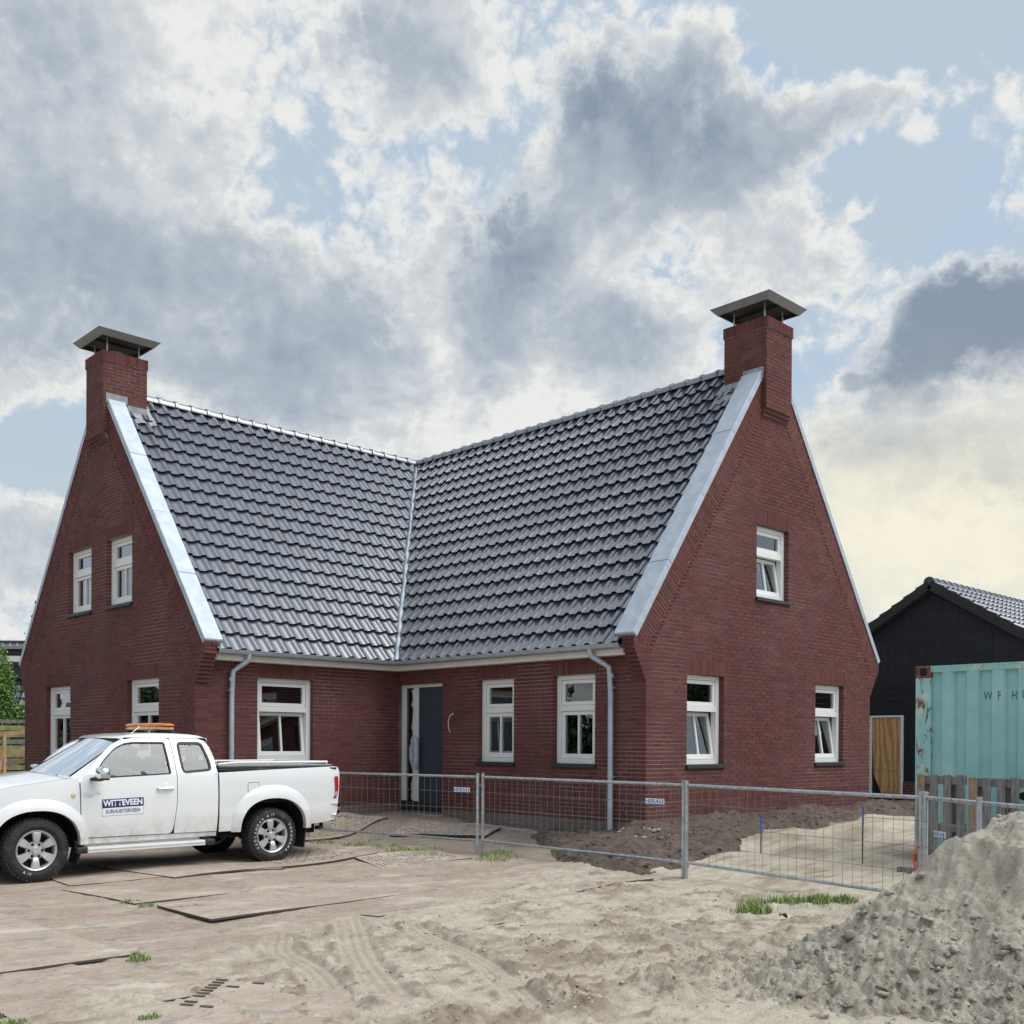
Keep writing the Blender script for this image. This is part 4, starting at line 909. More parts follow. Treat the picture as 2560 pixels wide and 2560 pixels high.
def wf_(u, v, d=0.):
    k = (u-.5)*2; x = .23+(1.0-.23)*v+(.18-.08*v)*k*k; z = 1.19+(1.662-1.19)*v-(.015+.035*v)*k*k; y = k*(.755+(.600-.755)*v)
    return T3(x+d*.7, y, z-d*.7)
m = MB(); m.grid(lambda u, v: wf_(.03+.94*u, .02+.95*v), 12, 8); m.build('windscreen', 'car_glass', truck, True, fix=False)
m = MB()
for sg in (0, 1): m.grid(lambda u, v: wf_(sg+(1-2*sg)*.035*u, v, -.004) if u < .5 else T3(*(np.array(wf_(sg, v))-np.array((TX, TY, 0))+np.array((.075, (2*sg-1)*(.016), -.012)))), 1, 10)
m.grid(lambda u, v: wf_(u, v*.035, -.003), 12, 1); m.build('pillar', 'car_paint', truck, True, fix=False)
for sg in (-1, 1):      # front pillar between windscreen and door
    m = MB(); pa = [(.40, 1.175), (.585, 1.295), (.77, 1.415), (.94, 1.53), (1.09, 1.614)]; pb = [(.50, 1.12), (.60, 1.255), (.77, 1.425), (.93, 1.563), (1.10, 1.645)]
    m.grid(lambda u, v: T3(*(lambda A, Bq: (A[0]+(Bq[0]-A[0])*u, sg*((A[1]+(Bq[1]-A[1])*u)), A[2]+(Bq[2]-A[2])*u))((float(np.interp(v*4, range(5), [p[0] for p in pa])), .762+(.603-.762)*v, float(np.interp(v*4, range(5), [p[1] for p in pa]))), (float(np.interp(v*4, range(5), [p[0] for p in pb])), halfw(float(np.interp(v*4, range(5), [p[0] for p in pb])), float(np.interp(v*4, range(5), [p[1] for p in pb])))-.004, float(np.interp(v*4, range(5), [p[1] for p in pb]))))), 2, 12)
    m.build('pillar', 'car_paint', truck, True, fix=False)
m = MB()
def hf(u, v):
    k = (u-.5)*2; x = -.86+1.30*v; ex = [-.86, -.62, -.3, .05, .30, .485]; ez = [.90, 1.005, 1.085, 1.135, 1.165, 1.18]; ze = float(np.interp(x, ex, ez)); xx = x-.06*(1-k*k)*(v)-.05*(1-k*k)*(1-v)
    y = k*(halfw(x, ze)-.008); return T3(xx, y, ze+.002+(.075-.02*(1-v))*(1-abs(k)**2.6)*(.35+.65*min(1, (1-v)*6+.4)))
m.grid(hf, 22, 20); m.build('bonnet', 'car_paint', truck, True, fix=False, auto=60)
m = MB(); m.grid(lambda u, v: T3(.44-.16*(1-(2*u-1)**2)+.10*v, (u-.5)*1.5, 1.188+.006*v), 12, 2); m.build('scuttle', 'black_plastic', truck, True, fix=False)
m = MB()
for y0, y1 in ((-.62, -.15), (-.05, .45)): m.tube([T3(.36-.10*(1-(y0/.76)**2), y0, 1.205), T3(.33-.12*(1-(y1/.76)**2), y1, 1.222)], .009, 6); m.tube([T3(.34-.10*(1-(y0/.76)**2), y0, 1.185), T3(.37-.10*(1-(y0/.76)**2), y0+.05, 1.205)], .014, 6)
m.build('wiper', 'black_plastic', truck)
# glass and rubber seals
def shrink(poly, d):
    P = [Vector(p) for p in poly]; n = len(P); out = []; ar = sum(P[i].x*P[(i+1) % n].y-P[(i+1) % n].x*P[i].y for i in range(n)); s = 1 if ar > 0 else -1
    for i in range(n):
        t = (P[(i+1) % n]-P[i-1]).normalized(); out.append((P[i].x-s*t.y*d, P[i].y+s*t.x*d))
    return out
panel('window_seal', DW, shrink(DW, .017), 'black_plastic', -.006, .03); panel('pane', shrink(DW, .012), None, 'car_glass', -.02, 0)
panel('window_seal', shrink(QW, -.004), shrink(QW, .026), 'black_plastic', .004, .03); panel('pane', shrink(QW, .02), None, 'car_glass', -.008, 0)
# handle, badge, sign, fuel flap, repeater
def on_side(x, z, off=.0): return T3(x, -(halfw(x, z)+off), z)
for sg in (-1, 1):
    m = MB(); P = lambda x, z, o: T3(x, sg*(halfw(x, z)+o), z); m.tube([P(1.44, 1.03, .0), P(1.46, 1.03, .028), P(1.55, 1.034, .036), P(1.64, 1.036, .028), P(1.66, 1.036, .0)], [.012, .016, .017, .016, .012], 8); m.build('handle', 'chrome', doors[0 if sg < 0 else 1], True)
m = MB(); m.lathe([(.0, -.002), (.045, -.004), (.052, .0)], 16, on_side(1.55, 1.05, .002)); m.build('handle_recess', 'car_paint', doors[0], True)
panel('fuel_flap', rounded([(2.70, .925), (2.70, 1.075), (2.865, 1.075), (2.865, .925)], .03), None, 'car_paint', .004, .012, both=False)
fl = rounded([(2.694, .919), (2.694, 1.081), (2.871, 1.081), (2.871, .919)], .032); panel('seam', fl, shrink(fl, .006), 'black_plastic', .0015, 0, both=False)
SGN = [(.752, .722), (.752, .916), (1.262, .930), (1.262, .737)]
sg_o = panel('door_sign', SGN, None, 'white_print', .003, 0, both=False)[0]
panel('sign_band', [(.754, .815), (.752, .916), (1.262, .930), (1.262, .830)], None, 'blue_print', .005, 0, parent=doors[0], both=False)
bd = dense(SGN, .05); panel('sign_border', [(.748, .718), (.748, .920), (1.266, .934), (1.266, .733)], [(.752, .722), (.752, .916), (1.262, .930), (1.262, .737)], 'grey_print', .002, 0, parent=doors[0], both=False)
def side_text(s, size, x, z, rot, mat, off, par, nm='lettering', sx=1., bold=0., ext=0.):
    sl_ = math.atan((halfw(x, z+.05)-halfw(x, z-.05))/.1)
    M = Matrix.Translation(on_side(x, z, off)) @ Matrix.Rotation(rot, 4, 'Y').inverted() @ Matrix.Rotation(math.pi/2+sl_*-1*-1, 4, 'X')
    return text_mesh(s, size, M, mat, nm, par, bold=bold, sx=sx, ext=ext)
side_text('WITTEVEEN', .098, 1.006, .874, .027, 'white_print', .0085, doors[0], sx=.92, bold=.0035); side_text('SURHUISTERVEEN', .064, 1.006, .775, .027, 'grey_print', .0075, doors[0], sx=.84, bold=.0006)
side_text('HILUX', .046, .63, 1.000, .02, 'chrome', .004, doors[0], 'badge', 1.5, .002, .002); side_text('VIGO', .032, .59, .962, .02, 'chrome', .004, doors[0], 'badge', 1.5, .001, .002)
m = MB(); m.lathe([(.0, -.014), (.02, -.012), (.026, .0)], 12, on_side(.41, .975, .002)); r_ = m.build('indicator', 'amber_pale', truck, True)
# mirrors
for sg in (-1, 1):
    m = MB(); c = T3(.69, sg*1.03, 1.235); n = 14
    for j in range(9):
        ph = -math.pi/2+math.pi*j/8
        for k in range(n):
            th = 2*math.pi*k/n; ex = lambda a: math.copysign(abs(a)**.62, a); m.v.append(c+Vector((.068*ex(math.cos(ph))*ex(math.cos(th)) , .115*ex(math.sin(ph)), .075*ex(math.cos(ph))*ex(math.sin(th)))))
    m.f = [[j*n+k, j*n+(k+1) % n, (j+1)*n+(k+1) % n, (j+1)*n+k] for j in range(8) for k in range(n)]; m.mi = [0]*len(m.f); mi = m.build('mirror', 'chrome', truck, True)
    m = MB(); m.tube([T3(.63, sg*.86, 1.16), T3(.65, sg*.93, 1.165), T3(.68, sg*1.0, 1.168), T3(.69, sg*1.06, 1.168)], [.02, .026, .03, .02], 8); m.box(TX+.64, TX+.74, TY+sg*1.03-.09, TY+sg*1.03+.09, 1.155, 1.175); m.build('mirror_arm', 'black_plastic', mi, True)
# bumper, tail lamps, tow gear, tailgate
for sg in (-1, 1):
    m = MB(); m.grid(lambda u, v: T3(4.075+.11*u+.012*math.sin(v*3.1)-.02*(v < .02), sg*(halfw(4.09, .9)+.006-.05*u**2), .825+.31*v) , 6, 6); m.grid(lambda u, v: T3(4.188+.006*math.sin(3*v), sg*(halfw(4.09, .9)-.045-.07*u), .825+.31*v), 3, 6); tl_ = m.build('tail_lamp', 'red_lens', truck, True, fix=False)
    m = MB(); m.grid(lambda u, v: T3(4.085+.09*u, sg*(halfw(4.09, .9)+.010-.05*u**2), .855+.07*v), 4, 2); m.build('lamp_lens', 'lamp_glass', tl_, True, fix=False)
m = MB()
for y0, y1 in ((-.87, .87),):
    prof = [(4.12, .60), (4.215, .595), (4.255, .64), (4.262, .70), (4.235, .752), (4.12, .76)]
    m.grid(lambda u, v: T3(float(np.interp(v*5, range(6), [p[0] for p in prof]))-.10*abs(2*u-1)**6, (u-.5)*1.76, float(np.interp(v*5, range(6), [p[1] for p in prof]))), 20, 10)
m.build('bumper', 'chrome', truck, True, fix=False, auto=60)
m = MB(); m.box(TX+3.75, TX+4.16, TY-.74, TY+.74, .50, .56); m.box(TX+3.95, TX+4.10, TY-.35, TY+.35, .44, .50); m.tube([T3(4.1, -.2, .47), T3(4.24, -.2, .47), T3(4.24, -.2, .53)], .024, 8); m.tube([T3(4.12, -.45, .50), T3(4.14, -.45, .40), T3(4.02, -.5, .40)], .03, 8); m.build('tow_bar', 'black_plastic', truck)
m = MB(); m.box(TX+4.13, TX+4.17, TY-.80, TY+.80, .60, 1.25); m.build('tailgate', 'car_paint', truck, bevel=.01)
# bed cover with a low rail, dark bed lip
m = MB(); m.box(TX+2.30, TX+4.13, TY-.835, TY+.835, 1.235, 1.262); m.box(TX+2.31, TX+4.14, TY-.80, TY+.80, 1.262, 1.284); m.build('bed_lip', 'black_plastic', truck, bevel=.006)
m = MB(); m.box(TX+2.34, TX+4.11, TY-.755, TY+.755, 1.285, 1.305); m.build('bed_cover', 'cover_grey', truck, bevel=.005)
m = MB(); z = 1.338; q = [T3(2.36, -.70, z-.02), T3(2.62, -.70, z), T3(4.06, -.70, z), T3(4.06, .70, z), T3(2.36, .70, z), ]
m.tube(q[:2]+[q[2]], .016, 8); m.tube(q[2:4], .013, 8); m.tube([q[3], q[4]], .013, 8)
for x in (2.62, 3.1, 3.6, 4.05):
    for y in (-.70, .70): m.tube([T3(x, y, 1.30), T3(x, y, z)], .010, 6)
m.build('bed_rail', 'white_paint', truck, True)
# underbody, wells, steps, flaps
m = MB(); m.box(TX-.75, TX+3.95, TY-.55, TY+.55, .34, .50); m.box(TX+.5, TX+2.3, TY-.80, TY+.80, .40, .47); m.box(TX+2.29, TX+4.1, TY-.80, TY+.80, .80, .84); m.box(TX+2.285, TX+2.30, TY-.83, TY+.83, .46, 1.21); m.tube([T3(3.075, -.7, .36), T3(3.075, .7, .36)], .06, 8); m.tube([T3(0, -.7, .36), T3(0, .7, .36)], .05, 8)
m.box(TX-.6, TX+.45, TY-.5, TY+.5, .5, 1.0); m.build('chassis', 'dark', truck)
for cx, hw, ht in ((0, .50, .84), (3.075, .52, .90)):
    m = MB(); m.grid(lambda u, v: T3(cx-hw*math.cos(math.pi*u)*1.0, -.86+1.72*v, .40+(ht-.40)*math.sin(math.pi*u)**.8), 16, 4); m.build('wheel_well', 'dark', truck, True, fix=False)
for sg in (-1, 1):
    m = MB(); m.box(TX+.55, TX+2.05, TY+sg*.80-.005, TY+sg*.80+.005, .32, .42); m.obox(T3(1.30, sg*.875, .335), (.76, 0, 0), (0, .065, 0), (0, 0, .032)); m.build('side_step', 'white_paint', truck, bevel=.015)
    m = MB(); m.obox(T3(1.30, sg*.885, .3695), (.74, 0, 0), (0, .05, 0), (0, 0, .004)); m.obox(T3(1.30, sg*.942, .335), (.75, 0, 0), (0, .003, 0), (0, 0, .007)); m.build('step_tread', 'aluminium', truck)
    m = MB()
    for x in (.50, 2.13): m.obox(T3(x, sg*.87, .335), (.07, 0, 0), (0, .075, 0), (0, 0, .04)); m.obox(T3(x, sg*.80, .40), (.05, 0, 0), (0, .04, 0), (0, 0, .05))
    m.build('step_end', 'black_plastic', truck, bevel=.02)
    for x, zt in ((.50, .46), (3.60, .60)): m = MB(); m.obox(T3(x+.0, sg*.74, .19+(zt-.19)/2), (.008, 0, -.012), (0, .13, 0), (.03, 0, (zt-.17)/2)); m.build('mud_flap', 'black_plastic', truck)
# cab interior
m = MB()
for y in (-.36, .36): m.obox(T3(1.35, y, .80), (.25, 0, .02), (0, .24, 0), (-.02, 0, .09)); m.obox(T3(1.60, y, 1.12), (.06, 0, 0), (0, .23, 0), (.06, 0, .30)); m.obox(T3(1.68, y, 1.46), (.04, 0, 0), (0, .12, 0), (.01, 0, .08))
m.build('seat', 'seat_cloth', truck, bevel=.04)
m = MB(); m.obox(T3(.62, 0, 1.02), (.20, 0, -.02), (0, .74, 0), (.03, 0, .13)); m.build('dashboard', 'black_plastic', truck, bevel=.04)
m = MB(); cst = T3(.98, -.36, 1.10); ring = [cst+Vector((.06*math.sin(a)*-1, .18*math.cos(a), .17*math.sin(a))) for a in [2*math.pi*k/20 for k in range(21)]]; m.tube(ring, .014, 6); m.tube([ring[0], ring[10]], .014, 6); m.tube([T3(.8, -.36, 1.02), cst], .025, 6); m.build('steering_wheel', 'black_plastic', truck, True)
m = MB(); m.box(TX+2.20, TX+2.262, TY-.79, TY+.79, .47, 1.22); m.box(TX+2.235, TX+2.24, TY-.62, TY+.62, 1.58, 1.66); m.box(TX+2.2, TX+2.23, TY-.60, TY+.60, 1.55, 1.62); m.build('cab_back', 'car_paint', truck); m = MB(); m.grid(lambda u, v: T3(2.262-.035*v, (u-.5)*(1.5-.2*v), 1.22+.38*v), 2, 2); m.build('rear_window', 'car_glass', truck, fix=False)
m = MB(); m.box(TX+.50, TX+2.25, TY-.78, TY+.78, .47, .52); m.build('cab_floor', 'dark', truck)
# front end
m = MB(); m.grid(lambda u, v: T3(-.90-.05*(1-(2*u-1)**2)+.02*v, (u-.5)*1.20, .66+.22*v), 10, 3); m.build('grille', 'black_plastic', truck, True, fix=False)
m = MB(); m.grid(lambda u, v: T3(-.97+.22*abs(2*u-1)**4-.03*math.sin(math.pi*v), (u-.5)*1.66, .40+.28*v), 20, 5); m.build('bumper', 'car_paint', truck, True, fix=False)
for sg in (-1, 1): m = MB(); m.grid(lambda u, v: T3(-.90+.24*u**1.5, sg*(.60+.15*u), .70+.20*v-.02*u), 6, 4); m.build('headlight', 'lamp_glass', truck, True, fix=False)
# light bar across the roof
lb = Matrix.Translation(T3(1.76, .02, 1.805)) @ Matrix.Rotation(math.radians(2), 4, 'Z')
def lens(z0, z1, sc):
    m = MB(lb); n = 32; vs = []
    prof = [(.86, z0), (1., z0+(z1-z0)*.25), (1.0, z0+(z1-z0)*.6), (.93, z1-.006), (.80, z1)]
    for s, z in prof:
        for k in range(n): th = 2*math.pi*k/n; e = lambda a, p: math.copysign(abs(a)**p, a); vs.append((  .125*sc*s*e(math.cos(th), .75), .56*sc*s*e(math.sin(th), .45), z))
    m.add(vs, [(i*n+k, i*n+(k+1) % n, (i+1)*n+(k+1) % n, (i+1)*n+k) for i in range(len(prof)-1) for k in range(n)]+[tuple(range(n)), tuple((len(prof)-1)*n+k for k in range(n))]); return m
bar_ = lens(-.004, .045, 1.).build('light_bar', 'amber_lens', truck, True); lens(-.045, .004, .97).build('light_bar_base', 'amber_pale', truck, True)
m = MB(lb)
for y in (-.36, .36):
    m.box(-.05, .05, y-.05, y+.05, -.075, -.04)
    for x in (-.13, .13): m.box(x-.028, x+.028, y-.03, y+.03, -.092, -.055)
    m.box(-.15, .15, y-.015, y+.015, -.07, -.05)
m.build('light_bar_foot', 'black_plastic', truck, bevel=.006)
m = MB(); m.tube([T3(1.3, -.45, 1.71), T3(1.42, -.43, 1.80)], .004, 5); m.build('aerial', 'aluminium', truck)
# wheels
def spoke_wheel(cx, sg, rot, white):
    c = T3(cx, sg*.765, .362); S = Matrix.Translation(c) @ (Matrix.Identity(4) if sg < 0 else Matrix.Rotation(math.pi, 4, 'Z')) @ Matrix.Rotation(rot, 4, 'Y')
    # local: -y is outwards
    m = MB(S); m.lathe([(.228, -.085), (.233, -.105), (.225, -.113), (.212, -.105), (.200, -.07), (.195, .08), (.228, .09)], 40, (0, 0, 0)); w = m.build('wheel', 'alloy', truck, True)
    m = MB(S); R = .362; n = 44; prof = [(.226, -.085), (.240, -.112), (.275, -.132), (.315, -.128), (.340, -.112), (.352, -.100), (R, -.085), (R+.002, -.05), (R+.003, 0), (R+.002, .05), (R, .085), (.34, .112), (.29, .128), (.235, .11), (.226, .09)]
    m.lathe(prof, 72, (0, 0, 0))
    for k in range(n):
        for h0, h1, o in ((-.112, -.07, 0), (-.06, -.02, .5), (-.01, .03, 0), (.04, .08, .5)):
            th = 2*math.pi*(k+o)/n; d = Vector((math.cos(th), 0, math.sin(th))); t = Vector((-math.sin(th), 0, math.cos(th))); m.obox(d*(R+(.002 if h0 > -.1 else -.008))+Vector((0, (h0+h1)/2, 0)), d*.009, Vector((0, (h1-h0)/2, 0)), t*.016)
    m.build('tyre', 'rubber', w, True, auto=30)
    m = MB(S); m.lathe([(0, -.02), (.2, -.02)], 24, (0, 0, 0)); m.lathe([(.13, -.02), (.13, -.05), (.0, -.05)], 20, (0, 0, 0)); m.build('brake_disc', 'dark', w)
    m = MB(S)
    for k in range(6):
        th = 2*math.pi*k/6+math.pi/2; d = Vector((math.cos(th), 0, math.sin(th))); t = Vector((-math.sin(th), 0, math.cos(th))); o = Vector((0, -1, 0))
        pr = [(.085, .026, .085), (.105, .036, .098), (.15, .047, .105), (.20, .053, .103), (.212, .052, .095)]; vs = []
        for r, hw, h in pr: vs += [d*r-t*hw+o*(h-.02), d*r-t*hw*.8+o*h, d*r+t*hw*.8+o*h, d*r+t*hw+o*(h-.02), d*r+o*.03]
        m.add(vs, [(i*5+a, i*5+a+1, i*5+6+a, i*5+5+a) for i in range(4) for a in range(3)]+[(i*5+3, i*5+4, i*5+9, i*5+8) for i in range(4)]+[(i*5+4, i*5, i*5+5, i*5+9) for i in range(4)]+[(0, 1, 2, 3, 4)])
    m.lathe([(.108, -.03), (.108, -.062), (.098, -.074), (.05, -.076), (.0, -.076)], 36, (0, 0, 0)); m.build('spoke', 'alloy', w, True, auto=25)
    m = MB(S); m.lathe([(.045, -.07), (.045, -.098), (.038, -.106), (0, -.106)], 20, (0, 0, 0)); m.build('hub_cap', 'alloy', w, True)
    m = MB(S)
    for k in range(6): th = 2*math.pi*(k+.5)/6+math.pi/2; q = (.076*math.cos(th), 0, .076*math.sin(th)); m.lathe([(.0165, -.0745), (.0165, -.079), (.011, -.079)], 10, q); m.lathe([(.010, -.074), (.010, -.094), (0, -.096)], 6, q)
    m.build('lug_nut', 'dark', w)
    if white:
        ms = []
        def arc(s, a0, dir_, size):
            a = a0
            for ch in s:
                if ch != ' ':
                    rr = .278; th = a; px = Vector((rr*math.cos(th), -.1365, rr*math.sin(th))); up = Vector((math.cos(th), 0, math.sin(th)))*dir_; rgt = Vector((math.sin(th), 0, -math.cos(th)))*dir_
                    Mx = Matrix(((rgt.x, up.x, 0, px.x), (rgt.y, up.y, -1, px.y), (rgt.z, up.z, 0, px.z), (0, 0, 0, 1))); ms.append(text_mesh(ch, size, S @ Mx, 'tyre_letter', None, None, bold=.001))
                a -= dir_*(.165 if ch not in 'I/ ' else .10)*size/.040
        arc('GEOLANDAR A/T', math.radians(205), 1, .046) if white > 1 else arc('A/T', math.radians(240), -1, .04); arc('YOKOHAMA', math.radians(22), 1, .046) if white > 1 else None
        bm = bmesh.new()
        for me in ms: bm.from_mesh(me)
        me = bpy.data.meshes.new('lettering'); bm.to_mesh(me); bm.free(); me.materials.append(MATS['tyre_letter']); link('lettering', me, w)
spoke_wheel(0, -1, math.radians(2), 1); spoke_wheel(3.075, -1, math.radians(-8), 2); spoke_wheel(0, 1, .3, 0); spoke_wheel(3.075, 1, .7, 0)
# ================================================================== loose soil along the right gable
SOILP = [(-.1, -3.6), (-1.3, -5.2), (-2.15, -6.7), (-2.0, -7.3), (-1.25, -7.38), (-.9, -7.24), (.2, -7.2), (1.2, -6.85), (2.3, -6.55), (3.0, -6.7), (4.4, -6.7), (5.8, -6.3), (6.4, -6.7), (8.5, -7.3), (11.5, -6.5), (11.9, -3.0), (9, -2.5), (6.9, -5.0), (6.9, -5.78), (.05, -5.78), (.02, -5.75), (-.02, -5.1), (0, -4.4)]
def poly_sd(X, Y, P):
    d = np.full(X.shape, 1e9); ins = np.zeros(X.shape, bool); n = len(P)
    for i in range(n):
        (x0, y0), (x1, y1) = P[i], P[(i+1) % n]; L2 = (x1-x0)**2+(y1-y0)**2; t = np.clip(((X-x0)*(x1-x0)+(Y-y0)*(y1-y0))/L2, 0, 1); d = np.minimum(d, np.hypot(X-x0-t*(x1-x0), Y-y0-t*(y1-y0)))
        c = ((y0 > Y) != (y1 > Y)) & (X < (x1-x0)*(Y-y0)/(y1-y0+1e-12)+x0); ins ^= c
    return np.where(ins, d, -d)
def soil_h(X, Y):
    d = poly_sd(X, Y, SOILP)+.16*fbm(X, Y, 21, 4, 1.3); k = np.clip((d+.22)/.30, 0, 1)
    cl = np.clip(fbm(X, Y, 23, 5, 5., .6), -.2, 1)
    return base_h(X, Y)-.09+k*(.165+.070*cl+.05*fbm(X, Y, 22, 4, 1.6))+.05*np.clip(d-.3, 0, 1)*np.clip(fbm(X, Y, 25, 2, .8), 0, 1)
V, F, Z = sheet(np.arange(-2.6, 12.2, .035), np.arange(-7.9, -2.3, .035), soil_h)
keep = (poly_sd(V[:, 0], V[:, 1], SOILP) > -.5)
keep &= ~((V[:, 0] > .12) & (V[:, 0] < 6.6) & (V[:, 1] > -5.65))
F = F[keep[F].all(1)]; idx = np.unique(F); mp = np.full(len(V), -1); mp[idx] = np.arange(len(idx)); V = V[idx]; F = mp[F]
o = link('garden_soil', np_mesh('garden_soil', V, F, 'soil', True)); tag(o, 'dark brown loose soil banked up along the foot of the right gable', 'soil', kind='stuff')
# ================================================================== heap of grey sand
PA = (-4.47, -12.72)
def heap_h(X, Y):
    dx, dy = X-PA[0], Y-PA[1]; lat = dx*R0.x+dy*R0.y; dep = dx*math.cos(YAW)+dy*math.sin(YAW)   # right and away from the street heading
    lat = np.where(lat > 0, lat*.45, lat); dep = np.where(dep < 0, dep*.80, dep*1.05)
    r = np.hypot(lat, dep); a = np.arctan2(dep, lat)
    r = r*(1+.10*np.sin(a*3+.7)+.06*np.sin(a*7))+.10*fbm(X, Y, 31, 4, 1.4)
    h = np.interp(r, [0, .18, .40, .65, .92, 1.1, 1.3, 1.5, 1.8, 2.1, 2.4, 2.8], [1.17, 1.08, .86, .66, .50, .39, .25, .14, .02, -.06, -.12, -.18])
    rid = 1-np.abs(fbm(X, Y, 33, 4, 1.7))*3; steep = np.clip(1-np.abs(r-.5)/.7, 0, 1); low = np.clip((r-.5)/1.0, 0, 1)*np.clip((2.9-r)/.8, 0, 1)
    h += steep*.11*np.clip(rid, -.3, 1)+.035*fbm(X, Y, 34, 5, 4., .6)*np.clip((2.8-r), 0, 1)
    h += low*(.075*np.clip(fbm(X, Y, 35, 5, 6., .65), -.05, .6)+.095*np.abs(fbm(X, Y, 36, 4, 8.,.55))+.075*np.abs(fbm(X, Y, 39, 3, 19.,.6))-.03)+.016*(1-np.abs(fbm(X, Y, 37, 3, 11.))*3)*np.clip((2.8-r)/.6, 0, 1)
    h += steep*.05*np.clip(1-np.abs(fbm(X*.6+Y*.5, Y*2.2, 38, 4, 3.2))*3, -.3, 1)
    up = np.clip((1.1-r)/.5, 0, 1); h += up*(.05*np.abs(fbm(X*.8+Y*.3, Y*1.4, 40, 4, 5.))+.035*np.abs(fbm(X, Y, 42, 3, 14.)))
    return h-.03
V, F, Z = sheet(np.arange(PA[0]-3.9, PA[0]+3.0, .0125), np.arange(PA[1]-3.2, PA[1]+2.6, .0125), heap_h)
zz = np.array(V[:, 2]); keep = zz > -.045
F = F[keep[F].all(1)]; idx = np.unique(F); mp = np.full(len(V), -1); mp[idx] = np.arange(len(idx)); V = V[idx]; F = mp[F]
o = link('sand_heap', np_mesh('sand_heap', V, F, 'pile_sand', True)); tag(o, 'large heap of pale grey lumpy sand in front of the metal fence', 'sand heap')
# lumps of damp sand: one joined scatter
def lumps(name, mat, pts, label, cat, seed, sub=1):
    rr = np.random.default_rng(seed); bm = bmesh.new(); bmesh.ops.create_icosphere(bm, subdivisions=sub, radius=1); b = np.array([v.co for v in bm.verts]); f = np.array([[v.index for v in p.verts] for p in bm.faces]); bm.free()
    n = len(pts); V = np.zeros((n, len(b), 3))
    for i, (x, y, z, r) in enumerate(pts):
        k = rr.normal(size=(3, 3))*1.7; q = b*(1+.22*np.sin(1.4*(b @ k)+k[0]).sum(1, keepdims=True)+rr.uniform(-.30, .30, (len(b), 1)))*np.array([rr.uniform(.7, 1.3), rr.uniform(.7, 1.3), rr.uniform(.45, .9)])*r; a = rr.uniform(0, 6.28); c, s = math.cos(a), math.sin(a); q = q @ np.array([[c, -s, 0], [s, c, 0], [0, 0, 1]]).T; V[i] = q+np.array([x, y, z-r*.15])
    F = (np.arange(n)[:, None, None]*len(b)+f[None]).reshape(-1, 3); o = link(name, np_mesh(name, V.reshape(-1, 3), F, mat, True)); tag(o, label, cat, kind='stuff'); return o
rr = np.random.default_rng(5); P = []
for i in range(13000):
    x = PA[0]+rr.uniform(-2.9, 2.4); y = PA[1]+rr.uniform(-3.0, 2.6); P.append((x, y))
P = np.array(P); H = heap_h(P[:, 0].copy(), P[:, 1].copy()); dens = fbm(P[:, 0], P[:, 1], 41, 3, 1.2)
pts = [(x, y, h, .006+.030*rr.random()**5) for (x, y), h, d in zip(P, H, dens) if h > .01 and (h < .55 or rr.random() < .12) and d > -.15]
lumps('sand_lumps', 'pile_sand', pts, 'crumbs and lumps of damp sand lying on the grey heap', 'sand lumps', 2, 2)
P = []
for x, y, r, a in CLUMPS:
    for k in range(int(90*r/.25)): t = rr.uniform(0, 6.28); d = r*1.25*rr.random()**.6; P.append((x+d*math.cos(t), y+d*math.sin(t)))
for k in range(3500): P.append((rr.uniform(-8.8, -2.5), rr.uniform(-12, -7.8)))
P = np.array(P); H = ground_h(P[:, 0].copy(), P[:, 1].copy()); dens = fbm(P[:, 0], P[:, 1], 43, 3, 1.)
pts = [(x, y, h, .004+.018*rr.random()**6) for (x, y), h, d, i in zip(P, H, dens, range(len(P))) if i < len(P)-3500 or d > .02]
lumps('ground_lumps', 'ground', pts, 'small lumps of sand churned up on the yard', 'sand lumps', 3)
P = []; S = np.array(SOILP)
for k in range(7000): P.append((rr.uniform(-2.4, 8), rr.uniform(-7.6, -3.5)))
P = np.array(P); sdv = poly_sd(P[:, 0].copy(), P[:, 1].copy(), SOILP); H = soil_h(P[:, 0].copy(), P[:, 1].copy())
pts = [(x, y, h+.0, .008+.032*rr.random()**4) for (x, y), h, d in zip(P, H, sdv) if d > -.1]
lumps('soil_lumps', 'soil', pts, 'dark lumps of earth lying on the garden soil', 'soil lumps', 4)
# ================================================================== road plates on the yard
def plate_custom(T, b, vec):
    g = T.node('ShaderNodeNewGeometry').outputs['Position']; sx = T.node('ShaderNodeSeparateXYZ'); T.l.new(T.node('ShaderNodeNewGeometry').outputs['Normal'], sx.inputs[0])
    mp = T.node('ShaderNodeMapping'); T.l.new(g, mp.inputs[0]); mp.inputs['Scale'].default_value = (.7, 1.6, 1); mp.inputs['Rotation'].default_value = (0, 0, .1)
    c = dust_colour(T, g)
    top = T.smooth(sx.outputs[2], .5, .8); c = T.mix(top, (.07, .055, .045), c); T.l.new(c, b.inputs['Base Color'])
    bp = T.node('ShaderNodeBump'); bp.inputs['Strength'].default_value = .5; bp.inputs['Distance'].default_value = .008; T.l.new(T.noise(g, 28, 5, .65).outputs['Fac'], bp.inputs['Height']); T.l.new(bp.outputs[0], b.inputs['Normal'])
pmat('road_plate', None, .85, custom=plate_custom); pmat('plate_tread', (.30, .27, .245), .85, var=.3, scale=9)
